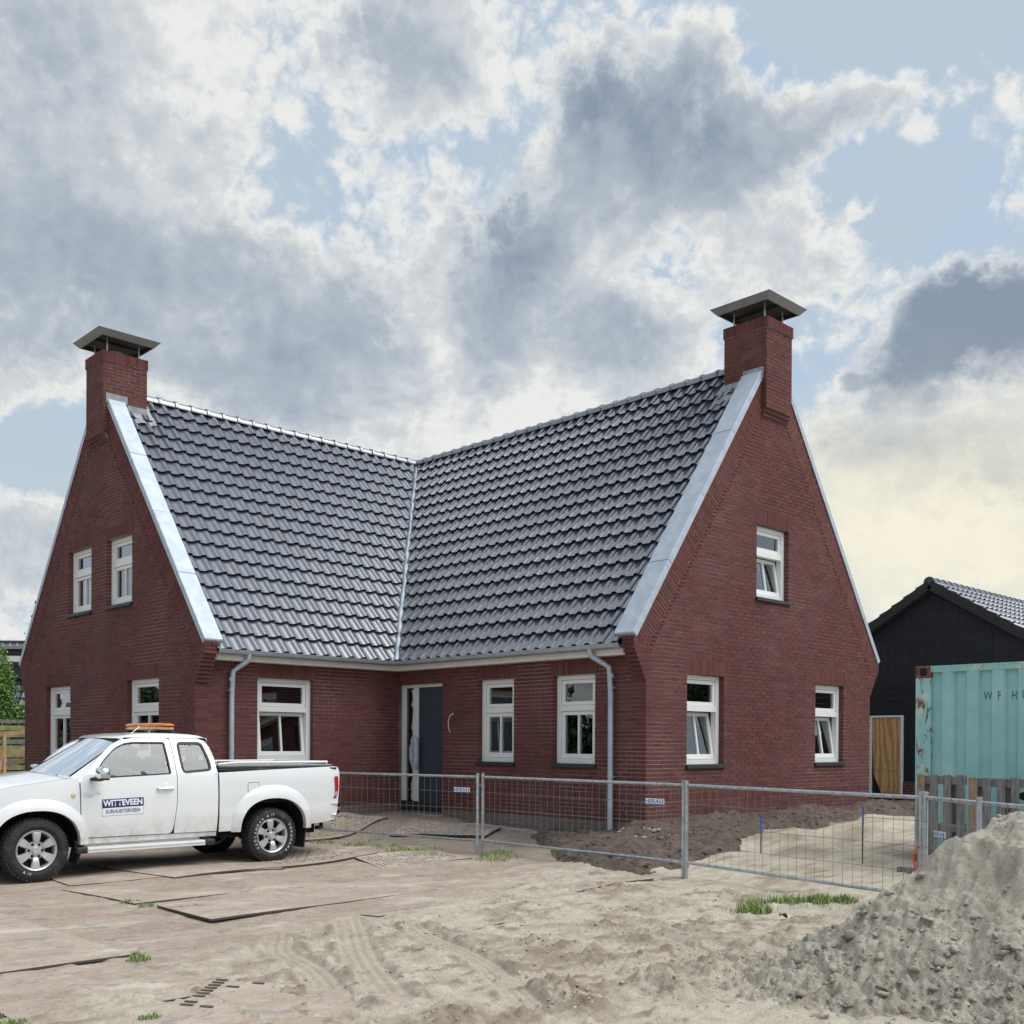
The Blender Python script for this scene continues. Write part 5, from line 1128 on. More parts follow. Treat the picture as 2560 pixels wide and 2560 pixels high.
def plate(corner, u, v, lu, lv, z=.012, th=.02, label='', lugs=None, dz=(0, 0, 0, 0), big=False):
    c = Vector((*corner, 0)); U = Vector((*u, 0)).normalized(); V = Vector((*v, 0)).normalized(); t = thing('road_plate', label, 'road plate', (c.x, c.y, 0), 'road plates laid over the yard')
    m = MB(); nu, nv = max(2, int(lu/.16)), max(2, int(lv/.16))
    def f(a, b, h):
        q = c+U*(lu*a)+V*(lv*b); d = dz[0]*(1-a)*(1-b)+dz[1]*a*(1-b)+dz[2]*a*b+dz[3]*(1-a)*b; return Vector((q.x, q.y, gz(q.x, q.y)+z+d+h+.006*math.sin(q.x*2.1+q.y*1.3)))
    m.grid(lambda a, b: f(a, b, th), nu, nv); n = len(m.v); w = nu+1
    m.grid(lambda a, b: f(a, b, 0), nu, nv)
    ring = [i for i in range(w)]+[j*w+nu for j in range(1, nv+1)]+[nv*w+i for i in range(nu-1, -1, -1)]+[j*w for j in range(nv-1, 0, -1)]
    for a, b in zip(ring, ring[1:]+ring[:1]): m.f.append([a, b, n+b, n+a]); m.mi.append(0)
    m.build('slab', 'road_plate', t, fix=True)
    if lugs:
        m = MB(); a0, a1, b0, b1 = lugs; k = 0
        if big:
            for i in range(3):
                for j in range(10):
                  if i == 0 and j < 7 or random.random() < .12:
                    q = f(.03+i*.085, .03+j*.058, th+.002); m.obox(q, U*.040, V*.015, (0, 0, .005))
            o = m.build('tread', 'block_dark', t, fix=False); o['kind'] = 'stuff'; return t
        for i in range(int((a1-a0)*lu/.085)):
            for j in range(int((b1-b0)*lv/.085)):
                a = a0+i*.085/lu; b = b0+j*.085/lv; q = f(a, b, th+.004); d = (U if (i+j) % 2 else V); e = V if (i+j) % 2 else U
                if random.random() < .62: m.obox(q-Vector((0, 0, .0025)), d*.030, e*.011, (0, 0, .005))
        o = m.build('tread', 'plate_tread', t, fix=False); o['kind'] = 'stuff'
    return t
plate((-6.49, -4.11), (3.25, .45), (-.13, 1), 3.27, 1.9, .006, .02, 'road plate under the rear wheel of the pickup', (.55, .98, .12, .62))
plate((-7.56, -3.77), (1, -.10), (.08, 1), 2.6, .95, -.004, .02, 'road plate under the middle of the pickup')
plate((-7.66, -5.60), (1, .12), (-.06, 1), 3.4, 1.56, -.010, .02, 'bare road plate just in front of the pickup side step', dz=(.0, -.03, -.03, .0))
plate((-7.607, -7.016), (1.7, .20), (.035, 1), 3.0, 1.12, .0, .02, 'road plate with one corner standing proud in the middle of the yard', (.02, .16, .7, .9), dz=(.02, -.03, -.03, .0))
plate((-6.30, -7.746), (1.7, .39), (-.2, 1), 2.5, .95, -.014, .018, 'sandy road plate beyond the crossing tyre tracks', dz=(.0, .0, -.02, -.02))
plate((-4.60, -8.01), (2.27, .21), (-.1, 1), 2.28, 1.2, -.006, .02, 'road plate with a straight dark edge nearest the middle fence foot', dz=(-.01, .012, -.03, -.03))
plate((-6.43, -8.87), (1.53, .27), (-.15, 1), 1.9, .8, -.020, .018, 'half buried road plate among the churned sand', dz=(.0, .004, -.03, -.03))
plate((-7.64, -9.80), (.52, .052), (-.1, 1), .62, .5, -.016, .018, 'small corner of a buried road plate between two tyre tracks', dz=(.004, .006, -.04, -.04))
plate((-8.83, -5.35), (-1, .02), (.03, -1), 2.8, 2.62, -.006, .02, 'large road plate at the left edge beside the front wheel', dz=(.012, -.01, -.01, .004))
plate((-8.80, -8.05), (-.9, .02), (-.0, -1), 1.25, 1.35, -.012, .02, 'road plate at the lower left corner with grass beside it', dz=(-.006, 0, 0, -.006))
plate((-8.745, -9.213), (.156, -.22), (-.26, -.235), 1.5, 1.2, .014, .02, 'treaded rubber plate nearest the camera half covered with sand', (.02, .30, .01, .60), dz=(.004, -.05, -.05, .0), big=True)
plate((-4.12, -4.95), (1, .04), (.35, 1), 1.55, 1.25, .0, .026, 'ribbed road plate behind the truck next to the grass', (.05, .95, .1, .92), dz=(-.02, -.02, 0, 0))
plate((-3.05, -1.55), (2.5, .75), (-.3, 1), 2.2, .9, .01, .02, 'road plate behind the fence in front of the house door', (.5, .95, .1, .9))
plate((-1.55, -1.75), (.55, -1.25), (1, .45), 1.7, .9, .02, .025, 'ribbed black plate lying beside the doorstep', (.05, .95, .05, .95))
# ================================================================== steel mesh fence panels
def fence_proto(L, H=1.17):
    t = thing('mesh_fence_panel', '', 'fence panel', (0, 0, 0), 'low galvanised mesh fence panels')
    for x in (0, L): m = MB(); m.tube([(x, 0, -.03), (x, 0, H)], .024, 10); m.lathe([(.0241, H-.02), (.026, H-.015), (.026, H+.004), (.0, H+.006)], 10, (x, 0, 0), 'z'); m.build('post', 'galvanised', t, True)
    for z in (.19, H-.05): m = MB(); m.tube([(.02, 0, z), (L-.02, 0, z)], .019, 10); m.build('rail', 'galvanised', t, True)
    m = MB(); n = int((L-.1)/.118); r = .0027
    for i in range(n+1):
        x = .05+i*(L-.1)/n; b = .012*math.sin(i*1.7)*.4; m.tube([(x, -.02, .18), (x+b, -.022, .6), (x, -.02, H-.04)], r, 4, False)
    for z in (.42, .66, .90): m.tube([(0, -.024, z), (L*.5, -.026, z-.006), (L, -.024, z)], r, 4, False)
    m.build('wire_mesh', 'wire', t, fix=False)
    return t
def fence_at(proto, p, q, label, sign=None, lean=0.):
    L = math.hypot(q[0]-p[0], q[1]-p[1]); a = math.atan2(q[1]-p[1], q[0]-p[0]); M = Matrix.Translation((p[0], p[1], p[2] if len(p) > 2 else 0)) @ Matrix.Rotation(a, 4, 'Z') @ Matrix.Rotation(lean, 4, 'X')
    if proto.get('label') is None: proto.matrix_basis = M; proto['label'] = label; t = proto; WM[t.name] = M
    else: t = copy_tree(proto, M, label)
    if sign: fence_sign(t, M, *sign)
    return t
def fence_sign(t, M, x, z, w=.30, h=.072):
    # plate hung on the wires, facing the street
    m = MB(M); m.box(x-w/2, x+w/2, -.034, -.030, z-h/2, z+h/2); s_ = link('sign', m.mesh('sign', 'white_print'), t)
    # box letters: H E R A S and an upright stroke
    Mt = M @ Matrix.Translation((x-.018, -.036, z)) @ Matrix.Rotation(math.pi/2, 4, 'X'); tm = text_mesh('HERAS', h*1.02, Mt, 'sign_blue', 'lettering', s_, bold=.0005, sx=1.2)
    m = MB(M); m.box(x+w/2-.026, x+w/2-.014, -.037, -.035, z-h*.34, z+h*.34); link('mark', m.mesh('mark', 'sign_blue'), s_); m = MB(M); m.box(x-w/2, x+w/2, -.0355, -.0345, z-h*.5, z-h*.42); link('stripe', m.mesh('stripe', 'sign_blue'), s_)
fp = fence_proto(3.57)
fence_at(fp, (-2.37, -.62), (-1.80, -4.13), 'mesh fence panel running from behind the truck to the double post', (3.30, .925), 0)
fp2 = fence_proto(3.66); fence_at(fp2, (-1.735, -4.19), (-1.82, -7.83), 'mesh fence panel crossing in front of the right downpipe', (3.45-.21, .905))
fp3 = fence_proto(3.24); fence_at(fp3, (-1.83, -7.90), (-2.46, -11.06), 'mesh fence panel in front of the sand and blue stakes', None)
fp5 = fence_proto(2.6); fence_at(fp5, (-2.50, -11.14), (-3.98, -13.30), 'nearest mesh fence panel partly buried by the sand heap', None)
fp4 = fence_proto(.98); fence_at(fp4, (-2.44, -11.10), (-3.06, -11.86), 'short mesh fence panel doubled up behind the sand heap', (.36, .80, .21, .058))
for t in (fp5, fp4): pass
m = MB()
for (x, y, z) in ((-1.77, -4.16, 1.0), (-1.825, -7.865, 1.0)): m.tube([(x-.05, y, z), (x+.05, y+.01, z)], .006, 6); m.box(x-.012, x+.012, y-.03, y+.03, z-.008, z+.008)
o = m.build('fence_clamp', 'galvanised', fp2)
m = MB(); p0 = Vector((-2.475, -11.09, 0)); pts = [p0+Vector((.03, .02, .62)), p0+Vector((-.03, .03, .66)), p0+Vector((-.06, .03, .60)), p0+Vector((-.05, .06, .57)), p0+Vector((-.045, .03, .42)), p0+Vector((-.03, .0, .30)), p0+Vector((.0, -.06, .17)), p0+Vector((.02, -.09, .12))]; m.tube(pts, [.008, .008, .010, .015, .007, .007, .008, .013], 6)
o = m.build('rope', 'red_rope', None, True); tag(o, 'frayed red rope knotted round the fence post beside the sand heap', 'rope')
# ================================================================== mint container
cx0 = 1.45; y0c = -9.19; LC = 6.06; HC = 2.655; ZC = .07
cont = thing('shipping_container', 'mint green rusty shipping container standing behind the grey pallets', 'shipping container', (cx0+1.2, y0c-3, ZC))
def wear_mesh(m, name, mat, wear):
    o = m.build(name, mat, cont, fix=True); me = o.data; a = me.attributes.new('wear', 'FLOAT', 'FACE'); a.data.foreach_set('value', np.full(len(me.polygons), wear, np.float32)); return o
ys = [-9.39, -9.455, -9.541, -9.585, -9.655, -9.69]; per = .315; m = MB(); prof = [(.052, -9.395)]; y = -9.46
ww = [(-9.39, .046), (-9.515, .046), (-9.541, .006), (-9.675, .006), (-9.70, .046)]
prof = [(cx0+.058, -9.385)]
yb = -9.541
while yb > -15.0: prof += [(cx0+.058, yb+.024), (cx0+.006, yb), (cx0+.006, yb-.142), (cx0+.058, yb-.172)]; yb -= .318
n = len(prof); zt_, zb_ = HC-.085, ZC+.15
m.add([(x, y, zb_) for x, y in prof]+[(x, y, zt_) for x, y in prof], [(i, i+1, n+i+1, n+i) for i in range(n-1)]); wear_mesh(m, 'side_wall', 'container_paint', 0.)
m = MB(); m.box(cx0+.0, cx0+.07, -15.1, y0c-.19, zt_, HC-.005); m.box(cx0-.004, cx0+.008, -15.1, y0c-.19, HC-.022, HC); wear_mesh(m, 'top_rail', 'container_paint', .55)
m = MB(); m.box(cx0+.0, cx0+.07, -15.1, y0c-.19, ZC, ZC+.15); wear_mesh(m, 'bottom_rail', 'container_paint', .6)
m = MB(); m.box(cx0+.004, cx0+.12, y0c-.20, y0c-.004, ZC+.12, HC-.155); m.box(cx0-.002, cx0+.01, y0c-.06, y0c-.0, ZC+.12, HC-.155); wear_mesh(m, 'corner_post', 'container_paint', .62)
for zc_ in (HC-.078, ZC+.07):
    m = MB(); m.box(cx0-.008, cx0+.14, y0c-.202, y0c+.004, zc_-.078, zc_+.08); cc = m.build('corner_casting', 'rust', cont, bevel=.012)
    m = MB(); m.prism([(.046*math.copysign(abs(math.cos(a))**.6, math.cos(a)), .052*math.copysign(abs(math.sin(a))**.6, math.sin(a))) for a in [2*math.pi*k/16 for k in range(16)]], lambda a, b: Vector((cx0-.0095, y0c-.105+a, zc_+b)), lambda a, b: Vector((cx0-.0088, y0c-.105+a, zc_+b))); m.build('casting_hole', 'dark', cc)
m = MB(); m.box(cx0+.075, cx0+2.4, -15.1, y0c-.02, HC-.06, HC-.02); m.box(cx0+.075, cx0+2.4, y0c-.06, y0c-.02, ZC, HC-.06); m.box(cx0+2.38, cx0+2.42, -15.1, y0c-.02, ZC, HC); m.box(cx0+.08, cx0+2.4, -15.1, -15.06, ZC, HC); wear_mesh(m, 'roof', 'container_paint', .2)
for ch, yy, xx in (('W', -10.105, cx0+.0565), ('F', -10.252, cx0+.0045), ('H', -10.43, cx0+.0565), ('U', -10.575, cx0+.0045)):
    if ch == 'F': yy = -10.265
    Mt = Matrix(((0, 0, -1, xx-.001), (-1, 0, 0, yy), (0, 1, 0, 2.238), (0, 0, 0, 1))); text_mesh(ch, .158, Mt, 'container_ink', 'lettering', cont, sx=.62, bold=.002)
m = MB(); m.add([(cx0+.0025, -10.46, 1.30+.30), (cx0+.0025, -10.62, 1.36+.30), (cx0+.0025, -10.62, 1.24+.30)], [(0, 1, 2)]); m.box(cx0-.002, cx0-.0005, -11.2, -10.62, 1.28, 1.32)
# ================================================================== wooden pallets on edge
def pallet(xp, ya, slats, label, z0=.03, H=1.22):
    t = thing('wooden_pallet', label, 'pallet', (xp, ya, z0), 'wooden pallets standing on edge in front of the container')
    yend = slats[-1][0]-slats[-1][1]
    for k, (yy, w, mt, fr) in enumerate(slats):
        m = MB(); dz = random.uniform(-.012, .006); x0 = xp-.02+(-.004 if fr else 0)
        m.obox(((x0+.0), yy-w/2, z0+H/2+dz/2), (.011, 0, 0), (0, w/2, random.uniform(-.004, .004)), (0, 0, H/2+dz/2)); m.build('slat', mt, t, bevel=.003)
    for zc_ in (z0+H-.065, z0+H*.5-.03, z0+.06):
        m = MB(); m.box(xp+.0, xp+.022, yend, ya, zc_-.05, zc_+.05); m.build('cross_board', 'grey_wood', t, bevel=.003)
        m = MB()
        for q in (0, .5, 1):
            yy = ya-.07+(yend+.14-ya)*q; m.box(xp+.023, xp+.10, yy-.05, yy+.05, zc_-.05, zc_+.05)
        m.build('block', 'block_dark', t)
    for q in (0, 2): m = MB(); yy = slats[q][0]-slats[q][1]/2-.02; m.box(xp+.101, xp+.122, yy-.05, yy+.05, z0+.01, z0+H-.02); m.build('slat', 'grey_wood', t)
    return t
pallet(.60, -9.626, [(-9.626, .092, 'tan_wood', 1), (-9.783, .097, 'grey_wood', 0), (-9.95, .092, 'grey_wood', 0), (-10.114, .091, 'grey_wood', 0)], 'grey wooden pallet on edge nearest the house corner', H=1.225)
pallet(.57, -10.272, [(-10.272, .1, 'tan_wood', 1), (-10.434, .09, 'grey_wood', 0), (-10.595, .094, 'grey_wood', 0), (-10.759, .09, 'grey_wood', 0), (-10.92, .09, 'grey_wood', 0), (-11.08, .09, 'tan_wood', 0)], 'grey wooden pallet on edge with a tan end slat, right of the first', H=1.21)
m = MB(); m.obox((.35, -9.95, .07), (.05, 0, 0), (0, .45, .0), (0, 0, .05)); o = m.build('timber_beam', 'grey_wood', None, bevel=.006); tag(o, 'weathered beam lying on the ground at the foot of the pallets', 'beam')
m = MB(); m.prism([(0, 0), (.12, .05), (.9, .05), (.9, -.05), (.12, -.05)], lambda a, b: Vector((1.28, -10.50-a, 1.00+b)), lambda a, b: Vector((1.30, -10.50-a, 1.00+b))); o = m.build('dark_plank', 'dark', None); tag(o, 'dark pointed plank seen between the pallet slats', 'plank')
# ================================================================== black barn
barn = thing('black_barn', 'black timber barn with a low tiled roof and a boarded-up door', 'barn', (12.2, -4.53, .2)); bx = 12.2; apz, apy = 5.43, -4.532; sl = .62
def roofz(y): return apz-abs(y-apy)*sl
m = MB(); m.add([(bx+.05, 1.2, .2), (bx+.05, -10.3, .2), (bx+.05, -10.3, roofz(-10.3)-.1), (bx+.05, apy, apz-.12), (bx+.05, 1.2, roofz(1.2)-.1)], [(0, 1, 2, 3, 4)]); m.box(bx+.06, bx+9, -10.3, -10.25, .2, roofz(-10.3)-.12); m.box(bx+.06, bx+9, 1.15, 1.2, .2, roofz(1.2)-.12); wall_b = m.build('wall', 'black_board', barn, fix=False)
zb = .78; k = 0
while zb < 3.02:        # wide boards below the gable, each lapping the one underneath
    segs = [(-3.90, -10.3)] if zb < 2.30 else [(1.2, -10.3)]
    if zb < 2.30: segs.append((1.2, -2.98))
    for a, b in segs: m = MB(); m.obox((bx+.028, (a+b)/2, zb+.072), (.010, 0, .0), (0, abs(a-b)/2, 0), (-.008, 0, .071)); m.build('board', 'black_board', barn)
    zb += .1455
yv = 1.1; rr2 = random.Random(3)
while yv > -9.6:        # upright boards of the gable
    w = .19; zt2 = roofz(yv-w/2)-.16
    if zt2 > 3.05: m = MB(); m.box(bx+.022+rr2.uniform(0, .004), bx+.045, yv-w+.004, yv, 3.02, min(roofz(yv), roofz(yv-w))-.10); m.build('board', 'black_board', barn)
    yv -= w
for s_, y1 in ((1, 1.6), (-1, -10.7)):
    a = Vector((bx-.12, apy, apz)); b = Vector((bx-.12, y1, roofz(y1))); m = MB(); m.bar(a+Vector((0, 0, -.06)), b+Vector((0, 0, -.06)), .035, .20, up=(0, 0, 1)); m.bar(a+Vector((.07, 0, -.19)), b+Vector((.07, 0, -.19)), .10, .03, up=(0, 0, 1)); m.build('barge_board', 'barn_trim', barn)
# roof slopes with tiles in view on the right-hand slope, stepped verge tiles on both
rb = MB(); rb.add([(bx-.1, apy, apz), (bx+9, apy, apz), (bx+9, 1.6, roofz(1.6)), (bx-.1, 1.6, roofz(1.6))], [(0, 1, 2, 3)]); rb.add([(bx-.1, apy, apz), (bx+9, apy, apz), (bx+9, -10.7, roofz(-10.7)), (bx-.1, -10.7, roofz(-10.7))], [(0, 1, 2, 3)]); broof = rb.build('roof', 'underlay', barn, fix=False)
g2 = .35; tb = Vector((0, 1, sl)).normalized(); nb = Vector((0, -sl, 1)).normalized(); rows = 17; vs, fs = tile_geo(g2); MBt = Matrix(((1, 0, 0, 0), (0, tb.y, nb.y, 0), (0, tb.z, nb.z, 0), (0, 0, 0, 1))); m = MB(); m.add(vs, fs); TBm = m.mesh('roof_tile', 'roof_tile', True, False, 50); far = MB(); cnt = 0
for r in range(rows):
    for c in range(22):
        base = Vector((bx-.10+c*TW, apy, apz))-tb*((r+1)*g2); z, px_, py_ = depth_px(base)
        Mx = Matrix.Translation(base+nb*.01) @ MBt
        if px_ < 2640 and py_ < 1680 and cnt < 140: link('roof_tile', TBm, broof, Mx); cnt += 1
        else: far.M = Mx; far.add(vs, fs)
far.M = None; o = far.build('roof_tiles', 'roof_tile', broof, True, fix=False, auto=50); o['kind'] = 'stuff'
tb2 = Vector((0, -1, sl)).normalized(); nb2 = Vector((0, sl, 1)).normalized(); MB2 = Matrix(((-1, tb2.x, nb2.x, 0), (0, tb2.y, nb2.y, 0), (0, tb2.z, nb2.z, 0), (0, 0, 0, 1))); o2 = MB()
for r in range(rows):
    base = Vector((bx-.10+TW, apy, apz))-tb2*((r+1)*g2); link('roof_tile', TBm, broof, Matrix.Translation(base+nb2*.01) @ MB2)
    for c in range(1, 20): o2.M = Matrix.Translation(Vector((bx-.10+TW*(c+1), apy, apz))-tb2*((r+1)*g2)+nb2*.01) @ MB2; o2.add(vs, fs)
o2.M = None; o = o2.build('roof_tiles', 'roof_tile', broof, True, fix=False, auto=50); o['kind'] = 'stuff'
x = bx-.12
while x < bx+6: link('ridge_tile', RM, broof, Matrix.Translation((x, apy, apz-.01))); x += .335
m = MB(); m.lathe([(.135, 0), (.135, .02), (0, .021)], 16, (0, 0, 0), 'z'); o = m.build('ridge_end', 'roof_tile', broof, True); o.matrix_basis = Matrix.Translation((bx-.14, apy, apz-.01)) @ Matrix.Rotation(math.pi/2, 4, 'Y')
m = MB(); zb0, zb1, ya_, yb_ = .345, 2.285, -2.98, -3.86
m.box(bx-.02, bx+.05, ya_-.09, ya_, zb0+.09, zb1); m.box(bx-.02, bx+.05, yb_, yb_+.055, zb0+.09, zb1); m.box(bx-.02, bx+.05, yb_, ya_, zb0, zb0+.09); m.box(bx-.018, bx+.05, yb_, ya_, zb1, zb1+.05); bd_ = m.build('door', 'white_paint', barn, bevel=.004)
m = MB(); m.prism([(ya_-.092, zb1-.01), (yb_+.057, zb1-.01), (yb_+.057, zb0+.11), (-3.32, zb0+.11), (-3.12, .90)], lambda a, b: Vector((bx+.005, a, b)), lambda a, b: Vector((bx+.022, a, b))); pw = m.build('plywood_sheet', 'plywood', bd_)
m = MB()
for zz_ in (1.90, 1.70, 1.46, 1.24, 1.02, .98, .62, .48):
    for i in range(2 if zz_ > 1.3 else 5): yy = ya_-.17-(.36 if zz_ > 1.3 else .13)*i+random.uniform(-.02, .02); m.lathe([(.0, -.001), (.014, -.001)], 8, (0, 0, 0)); q = m.v[-16:]; m.v[-16:] = [Vector((bx+.0035, yy+p.x, zz_+p.z+random.uniform(-.003, .003))) for p in q]
m.build('screw_hole', 'block_dark', bd_, fix=False)
m = MB(); m.box(bx+.03, bx+.04, yb_+.05, ya_-.09, zb0+.1, zb1-.01); m.build('dark_gap', 'dark', bd_)
m = MB(); m.box(bx-.06, bx+.1, -4.6, -2.9, .15, .235); m.build('doorstep', 'concrete', barn, bevel=.01)
bw2 = Brickwork(); courses(bw2, ((bx+.0, 0, 0), (0, -1, 0), (-1, 0, 0)), 3, 12, lambda z: 3.87, lambda z: 5.2); c_, a_, n_, b_ = [np.array(x) for x in (bw2.c, bw2.a, bw2.n, bw2.b)]
pl_ = bw2.mv.build('plinth', 'mortar', barn, fix=False)
for i in range(len(bw2.c)):
    m = MB(); m.obox(Vector(c_[i]), Vector(a_[i]), Vector(n_[i]), Vector(b_[i])); m.build('brick', 'brick', pl_)
# ================================================================== marker stakes, cable, stones, leaf
def stake(x, y, zt, zb_, z0, label):
    t = thing('marker_stake', label, 'stake', (x, y, z0), 'blue topped marker stakes'); m = MB(); m.tube([(x, y, z0-.05), (x+.005, y, zb_)], .009, 6); m.build('rod', 'rusty_bar', t); m = MB(); m.tube([(x+.005, y, zb_-.01), (x+.008, y, zt)], .013, 8); m.build('blue_top', 'stake_blue', t)
sx_, sy_ = -.13, -9.27
def at_depth(px_, py_, d): return CAMP+(F_+R_*((px_-PCX)/FPX)-U_*((py_-PCY)/FPX))*d
p = at_depth(2156, 2157, 13.6); q1, q2 = at_depth(2155, 2062, 13.6), at_depth(2154, 2016, 13.6); stake(p.x, p.y, q2.z, q1.z, gz(p.x, p.y), 'thin rusty stake with a blue top standing in the pale sand')
p = at_depth(1902, 2125, 13.9); q1, q2 = at_depth(1902, 2076, 13.9), at_depth(1902, 2040, 13.9); stake(p.x, p.y, q2.z, q1.z, p.z, 'short blue topped stake standing in the dark soil')
m = MB(); M = frame(*frN); m.tube([(1.485, .02, 1.80), (1.488, .05, 1.83), (1.50, .08, 1.90), (1.53, .11, 2.0), (1.60, .13, 2.09), (1.68, .14, 2.12), (1.70, .14, 2.12)], .010, 6); m.v = [M @ p for p in m.v]; o = m.build('electric_cable', 'cable_white', None, True); tag(o, 'loose white cable sticking out of the brick wall beside the door', 'cable')
m = MB(); z0 = gz(-.25, -4.6); m.box(-.32, -.12, -4.78, -4.58, z0-.02, z0+.11); o = m.build('paving_block', 'block_dark', None, bevel=.008); tag(o, 'dark paving block left at the foot of the house wall', 'paving block')
m = MB(); m.box(-.30, -.10, -4.52, -4.30, z0-.02, z0+.07); o = m.build('paving_block', 'concrete', None, bevel=.008); tag(o, 'pale grey paving block beside the dark one at the wall foot', 'paving block')
m = MB()
for i in range(6): y0_ = -2.75-i*.29; m.box(-.26-.01*random.random(), -.06, y0_-.275, y0_, gz(-.15, y0_)-.06, gz(-.15, y0_)+.035+.008*random.random())
o = m.build('concrete_footing', 'concrete', None, bevel=.006); tag(o, 'narrow strip of pale concrete along the foot of the inner wall', 'footing')
m = MB()
for i in range(30): a = random.uniform(0, 6.28); d = random.random()**.7*.5; x, y = .0+d*math.cos(a)*.5-.25, -5.75+d*math.sin(a)-.25; r = random.uniform(.010, .026); m.obox((x, y, gz(x, y)+.075), (r*1.4, 0, r*.3), (0, r, 0), (0, 0, r*.5))
o = m.build('stone_chips', 'concrete', None); tag(o, 'pale broken stone chips lying on the soil by the house corner', 'stone chips', kind='stuff')
lp = Vector((-3.648, -10.337, gz(-3.65, -10.34)+.03)); m = MB(); m.grid(lambda u, v: lp+Vector(((u-.5)*.13, (v-.5)*.07*math.sin(math.pi*min(max(u, .06), .94)), .025*math.sin(u*5)+.02*abs(v-.5))), 6, 4); o = m.build('dead_leaf', 'leaf_brown', None, True, fix=False); tag(o, 'curled brown dead leaf lying on the pale sand', 'leaf')
# ================================================================== grass tufts
def grass(name, spots, label, hmax=.12, cat='grass'):
    V = []; F = []; tn = []
    for (x, y, r, n) in spots:
        for i in range(n):
            a = random.uniform(0, 6.283); d = r*random.random()**.6; bx_, by_ = x+d*math.cos(a), y+d*math.sin(a)*.8; z = gz(bx_, by_)+.0; h = hmax*random.uniform(.35, 1)*(1.1-d/r*.5); th = random.uniform(0, 6.283); le = random.uniform(.2, .9)*h; w = random.uniform(.003, .006); sx, sy = -math.sin(th)*w, math.cos(th)*w; dx, dy = math.cos(th)*le, math.sin(th)*le; k = len(V)
            V += [(bx_-sx, by_-sy, z-.02), (bx_+sx, by_+sy, z-.02), (bx_+dx*.4+sx*.8, by_+dy*.4+sy*.8, z+h*.65), (bx_+dx*.4-sx*.8, by_+dy*.4-sy*.8, z+h*.65), (bx_+dx, by_+dy, z+h), (bx_+dx, by_+dy, z+h)]; F += [(k, k+1, k+2, k+3), (k+3, k+2, k+4, k+5)]; tn += [random.random()]*2
    o = link(name, np_mesh(name, np.array(V), np.array(F), 'grass_blade', attrs={'tint': np.array(tn)})); tag(o, label, cat, kind='stuff')
grass('grass', [(-3.45, -9.90, .20, 300), (-3.42, -9.86, .34, 70), (-3.2, -9.72, .16, 130), (-3.05, -9.66, .18, 50)], 'small bright grass tuft on the sand left of the heap')
grass('grass', [(-2.78, -9.85, .20, 200), (-2.45, -10.02, .22, 420), (-2.28, -10.2, .18, 240), (-2.95, -9.72, .16, 60), (-2.6, -9.95, .42, 90)], 'long strip of bright grass beneath the fence next to the sand heap', .14)
grass('grass', [(-2.3, -11.0, .14, 90)], 'thin grass at the foot of the roped fence post', .22)
grass('grass', [(-2.86, -1.9, .3, 110), (-2.7, -2.5, .3, 140), (-1.9, -1.7, .3, 60), (-2.6, -3.6, .4, 260), (-2.5, -3.0, .3, 110), (-2.7, -4.2, .3, 70), (-2.1, -3.4, .3, 50)], 'sparse grass growing in front of the fence behind the truck', .09)
grass('grass', [(-1.75, -4.5, .3, 200), (-2.05, -4.9, .35, 160), (-2.5, -5.2, .3, 110), (-1.45, -5.35, .2, 40), (-1.0, -4.2, .3, 50)], 'patchy grass around the double fence post', .09)
grass('weeds', [(-8.79, -8.15, .10, 120), (-8.74, -8.0, .06, 60)], 'weeds growing at the end of the joint between the left plates', .07, 'weeds')
grass('weeds', [(-7.64, -5.45, .12, 80), (-7.60, -5.75, .10, 60)], 'yellowish weeds in the gap between two plates', .05, 'weeds')
grass('weeds', [(-9.46, -9.74, .08, 70)], 'small weed sprig at the lower edge of the left plate', .05, 'weeds')
grass('grass', [(-10.20, -9.05, .17, 320), (-10.16, -9.38, .17, 320)], 'green turf at the extreme lower left corner', .05)
# ================================================================== left background
def leaf_mass(name, blobs, n, mat, parent, size=.10, seed=1, up=.3):
    r = np.random.default_rng(seed); V = []; F = []; tn = []; tot = sum(b[3]*b[4]*b[5] for b in blobs)
    for (x, y, z, rx, ry, rz) in blobs:
        for i in range(int(n*rx*ry*rz/tot)):
            d = r.normal(size=3); d /= np.linalg.norm(d); k = r.random()**.33*(1+.12*math.sin(d[0]*7+d[2]*9)); p = np.array((x, y, z))+d*np.array((rx, ry, rz))*k
            a = r.normal(size=3)+d*.8+np.array((0, 0, up)); a /= np.linalg.norm(a); b = np.cross(a, r.normal(size=3)); b /= np.linalg.norm(b); s = size*r.uniform(.6, 1.3); q = len(V); V += [p-b*s*.28, p+a*s*.5-b*s*.05, p+b*s*.28, p-a*s*.5+b*s*.05]; F.append((q, q+1, q+2, q+3)); tn.append(min(1, max(0, r.random()*.6+.4*k-.1)))
    o = link(name, np_mesh(name, np.array(V), np.array(F), mat, attrs={'tint': np.array(tn)}), parent); return o
p = at_depth(-14, 1790, 31.5); t = thing('conifer_tree', 'bright green bushy conifer at the left edge behind the slatted fence', 'tree', (p.x, p.y, .2))
z0 = 2.0; bl = []
for i in range(9): f = i/8; bl.append((p.x+random.uniform(-.1, .1), p.y+random.uniform(-.1, .1), 1.2+f*3.0, .86*(1-f*.55), .86*(1-f*.55), .55))
leaf_mass('crown', bl, 20000, 'conifer_leaf', t, .085, 3); m = MB(); m.tube([(p.x, p.y, .1), (p.x, p.y, 4.2)], [.12, .03], 8); m.build('trunk', 'bark', t)
pa, pb = at_depth(30, 1766, 32), at_depth(90, 1766, 31.5); hg = thing('hedge', 'low clipped green hedge behind the slatted fence', 'hedge', (pa.x, pa.y, .2))
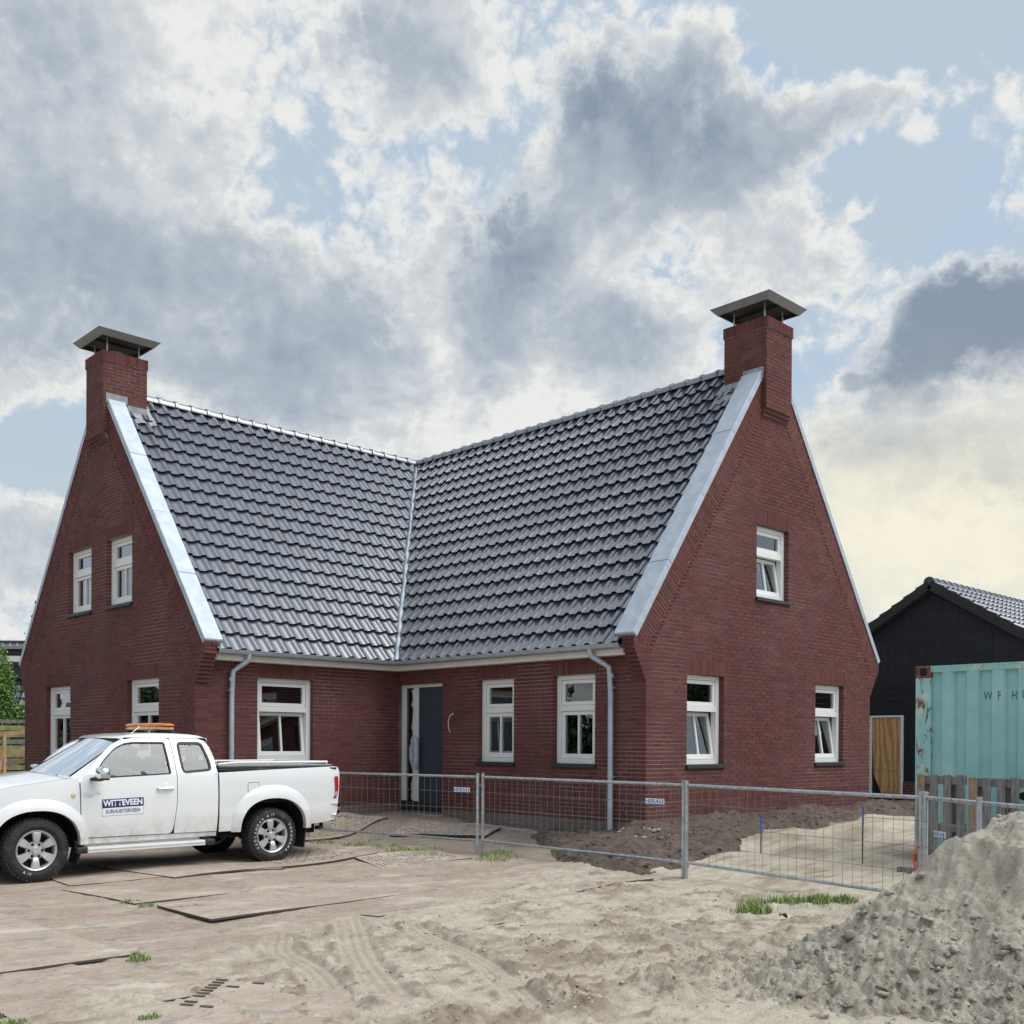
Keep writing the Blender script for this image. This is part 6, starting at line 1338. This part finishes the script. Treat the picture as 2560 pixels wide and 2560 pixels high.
leaf_mass('foliage', [(pa.x+(pb.x-pa.x)*k/4, pa.y+(pb.y-pa.y)*k/4, 1.65, .5, .5, 1.15) for k in range(5)], 5000, 'conifer_leaf', hg, .11, 5)
m = MB()
for k in range(4): m.tube([(pa.x+(pb.x-pa.x)*k/3, pa.y+(pb.y-pa.y)*k/3, .2), (pa.x+(pb.x-pa.x)*k/3, pa.y+(pb.y-pa.y)*k/3, 1.4)], .04, 6)
m.build('stem', 'bark', hg)
fd = 30.; fa, fb = at_depth(-60, 1850, 29.5), at_depth(110, 1850, 30.4); fa.z = fb.z = 0; fu = (fb-fa); FLn = fu.length; fu.normalize(); fn = Vector((fu.y, -fu.x, 0)); tf = thing('wooden_fence', 'weathered slatted wooden fence between the house and the conifer', 'fence', (fa.x, fa.y, .3))
for pn in range(6):
    o0 = fa+fu*(FLn-1.86*(pn+1)+.02); o1 = fa+fu*(FLn-1.86*pn-.02)
    for i, zc_ in enumerate((2.16, 1.98, 1.78, 1.60, 1.42, 1.22, 1.05, .86, .68, .5)):
        m = MB(); h = .055 if i else .04; m.obox((o0+o1)/2+Vector((0, 0, zc_+random.uniform(-.008, .008)))+fn*random.uniform(0, .02), (o1-o0)/2, fn*.012, (0, 0, h+.012)); m.build('slat', 'green_wood' if (i+pn) % 3 else 'grey_wood', tf)
    m = MB(); q = o0-fu*.02-fn*.06; m.box(q.x-.04, q.x+.04, q.y-.04, q.y+.04, .1, 2.2); m.build('post', 'grey_wood', tf)
q0 = at_depth(-40, 1836, 27); q1 = at_depth(84, 1830, 27); th = thing('timber_trestle', 'raw timber trestle standing in front of the slatted fence', 'trestle', (q0.x, q0.y, .3))
du = (q1-q0).normalized(); du.z = 0
m = MB(); m.bar(q0, q1, .06, .10); m.build('rail', 'new_wood', th); a, b = at_depth(-40, 1881, 27), at_depth(84, 1879, 27); m = MB(); m.bar(a, b, .06, .11); m.build('rail', 'new_wood', th)
a, b = at_depth(11, 1836, 26.9), at_depth(11, 1935, 26.9); m = MB(); m.bar(a, b, .085, .06, up=(1, 0, 0)); m.build('post', 'new_wood', th)
a, b = at_depth(7, 1880, 26.8), at_depth(-4, 1935, 26.8); m = MB(); m.bar(a, b, .08, .05, up=(1, 0, 0)); m.build('brace', 'new_wood', th)
a, b = at_depth(16, 1912, 26.5), at_depth(70, 1899, 26.5); m = MB(); m.bar(a, b, .05, .12, up=(0, 0, 1)); o = m.build('timber_plank', 'tan_wood', None); tag(o, 'rough brown plank leaning below the timber trestle', 'plank')
# neighbouring house: tiled slope, dark dormer, ridge
nh = thing('neighbour_house', 'neighbouring house with a dark tiled roof and dormer behind the conifer', 'house', (1, 24, .3)); D = 37.
def N3(x, y, d=D): return at_depth(x, y, d)
M0 = Matrix(((R0.x, math.cos(YAW), 0, 0), (R0.y, math.sin(YAW), 0, 0), (0, 0, 1, 0), (0, 0, 0, 1)))     # square to the street heading
e0 = N3(-160, 1770); e0.z = 2.6; S2 = R0.copy(); T2 = Vector((math.cos(YAW)*.55, math.sin(YAW)*.55, .835)).normalized(); N2 = S2.cross(T2); W_ = 4.2; L2 = 3.2
m = MB(); m.add([e0, e0+S2*W_, e0+S2*W_+T2*L2, e0+T2*L2], [(0, 1, 2, 3)]); m.add([e0+T2*L2, e0+S2*W_+T2*L2, e0+S2*W_+T2*L2+Vector((math.cos(YAW)*3, math.sin(YAW)*3, -2.5)), e0+T2*L2+Vector((math.cos(YAW)*3, math.sin(YAW)*3, -2.5))], [(0, 1, 2, 3)]); nr_ = m.build('roof', 'underlay', nh, fix=False)
vs, fs = tile_geo(.30); m = MB(); m.add(vs, fs); NTm = m.mesh('roof_tile', 'roof_tile', True, False, 50); Mt = Matrix(((S2.x, T2.x, N2.x, 0), (S2.y, T2.y, N2.y, 0), (S2.z, T2.z, N2.z, 0), (0, 0, 0, 1)))
far = MB()
for r in range(10):
    for c in range(16):
        base = e0+S2*(c*TW)+T2*(r*.30); z, px_, py_ = depth_px(base)
        if 0 < px_ < 75 and py_ > 1655: link('roof_tile', NTm, nr_, Matrix.Translation(base) @ Mt)
        else: far.M = Matrix.Translation(base) @ Mt; far.add(vs, fs)
far.M = None; o = far.build('roof_tiles', 'roof_tile', nr_, True, fix=False, auto=50); o['kind'] = 'stuff'
m = MB(); c = e0+S2*W_/2; m.obox(c+Vector((math.cos(YAW), math.sin(YAW), 0))*1.6+Vector((0, 0, -1.2)), S2*W_/2, Vector((math.cos(YAW), math.sin(YAW), 0))*1.4, (0, 0, 1.2)); m.build('wall', 'brick', nh)
f0 = Vector((math.cos(YAW), math.sin(YAW), 0)); dz0 = N3(10, 1662).z; dz1 = N3(10, 1614).z; dc = e0+S2*2.2+f0*1.0
m = MB(); m.obox(Vector((dc.x, dc.y, (dz0+dz1)/2-.25)), S2*2.0, f0*.45, (0, 0, (dz1-dz0)/2+.2)); dm = m.build('dormer', 'barn_trim', nh)
for zz_, hh, mt, nm, o_ in ((dz1-.03, .05, 'roof_tile', 'dormer_roof', .60), (dz1-.22, .035, 'barn_trim', 'dormer_trim', .53), (dz1-.42, .105, 'white_paint', 'dormer_window', .49), (dz1-.60, .04, 'barn_trim', 'dormer_sill', .53)):
    m = MB(); m.obox(Vector((dc.x, dc.y, zz_))-f0*(o_-.45), S2*2.03, f0*.46, (0, 0, hh)); m.build(nm, mt, dm)
# slender tree showing past the left verge
p = at_depth(70, 1900, 34); t = thing('birch_tree', 'slender dark tree showing just past the left gable verge', 'tree', (p.x, p.y, .3)); zt2 = at_depth(112, 1385, 34).z
pc = at_depth(135, 1500, 34); bl = [(pc.x, pc.y, zt2-.5-.55*i, .25+.14*i, .25+.14*i, .4) for i in range(6)]; leaf_mass('crown', bl, 1500, 'dark_leaf', t, .13, 8); m = MB(); m.tube([(pc.x, pc.y, .2), (pc.x, pc.y, zt2-.2)], [.14, .02], 8); m.build('trunk', 'bark', t)
# ------------------------------------------------------------------ greenery beside and behind the yard (seen in the window panes)
hg2 = thing('hedge', 'tall dense dark hedge along the far left side of the yard', 'hedge', (-12, 9, .1))
leaf_mass('foliage', [(-17+k*1.05, 4.0+k*1.0, 1.55, .75, .75, 1.6+.25*math.sin(k*1.7)) for k in range(11)], 14000, 'dark_leaf', hg2, .36, 11)
m = MB()
for k in range(11): m.tube([(-17+k*1.05, 4.0+k*1.0, 0), (-17+k*1.05, 4.0+k*1.0, 2.0)], .05, 6)
m.build('stem', 'bark', hg2)
def round_tree(x, y, h, r, label, mat, seed):
    t = thing('garden_tree', label, 'tree', (x, y, 0)); rr_ = random.Random(seed)
    bl = [(x+rr_.uniform(-.5, .5)*r, y+rr_.uniform(-.5, .5)*r, h*.62+rr_.uniform(-.25, .35)*h*.6, r*rr_.uniform(.45, .7), r*rr_.uniform(.45, .7), h*.16) for _ in range(9)]
    leaf_mass('crown', bl, 3500, mat, t, .24, seed); m = MB(); m.tube([(x, y, -.1), (x+.05, y, h*.4), (x-.05, y+.05, h*.8)], [.16, .11, .03], 8); m.build('trunk', 'bark', t)
round_tree(-13.5, 13.5, 6.5, 1.9, 'round tree rising above the tall hedge far left of the yard', 'dark_leaf', 21)
round_tree(17, -17, 4.6, 1.5, 'dark bushy tree standing well beyond the container on the right', 'dark_leaf', 22)
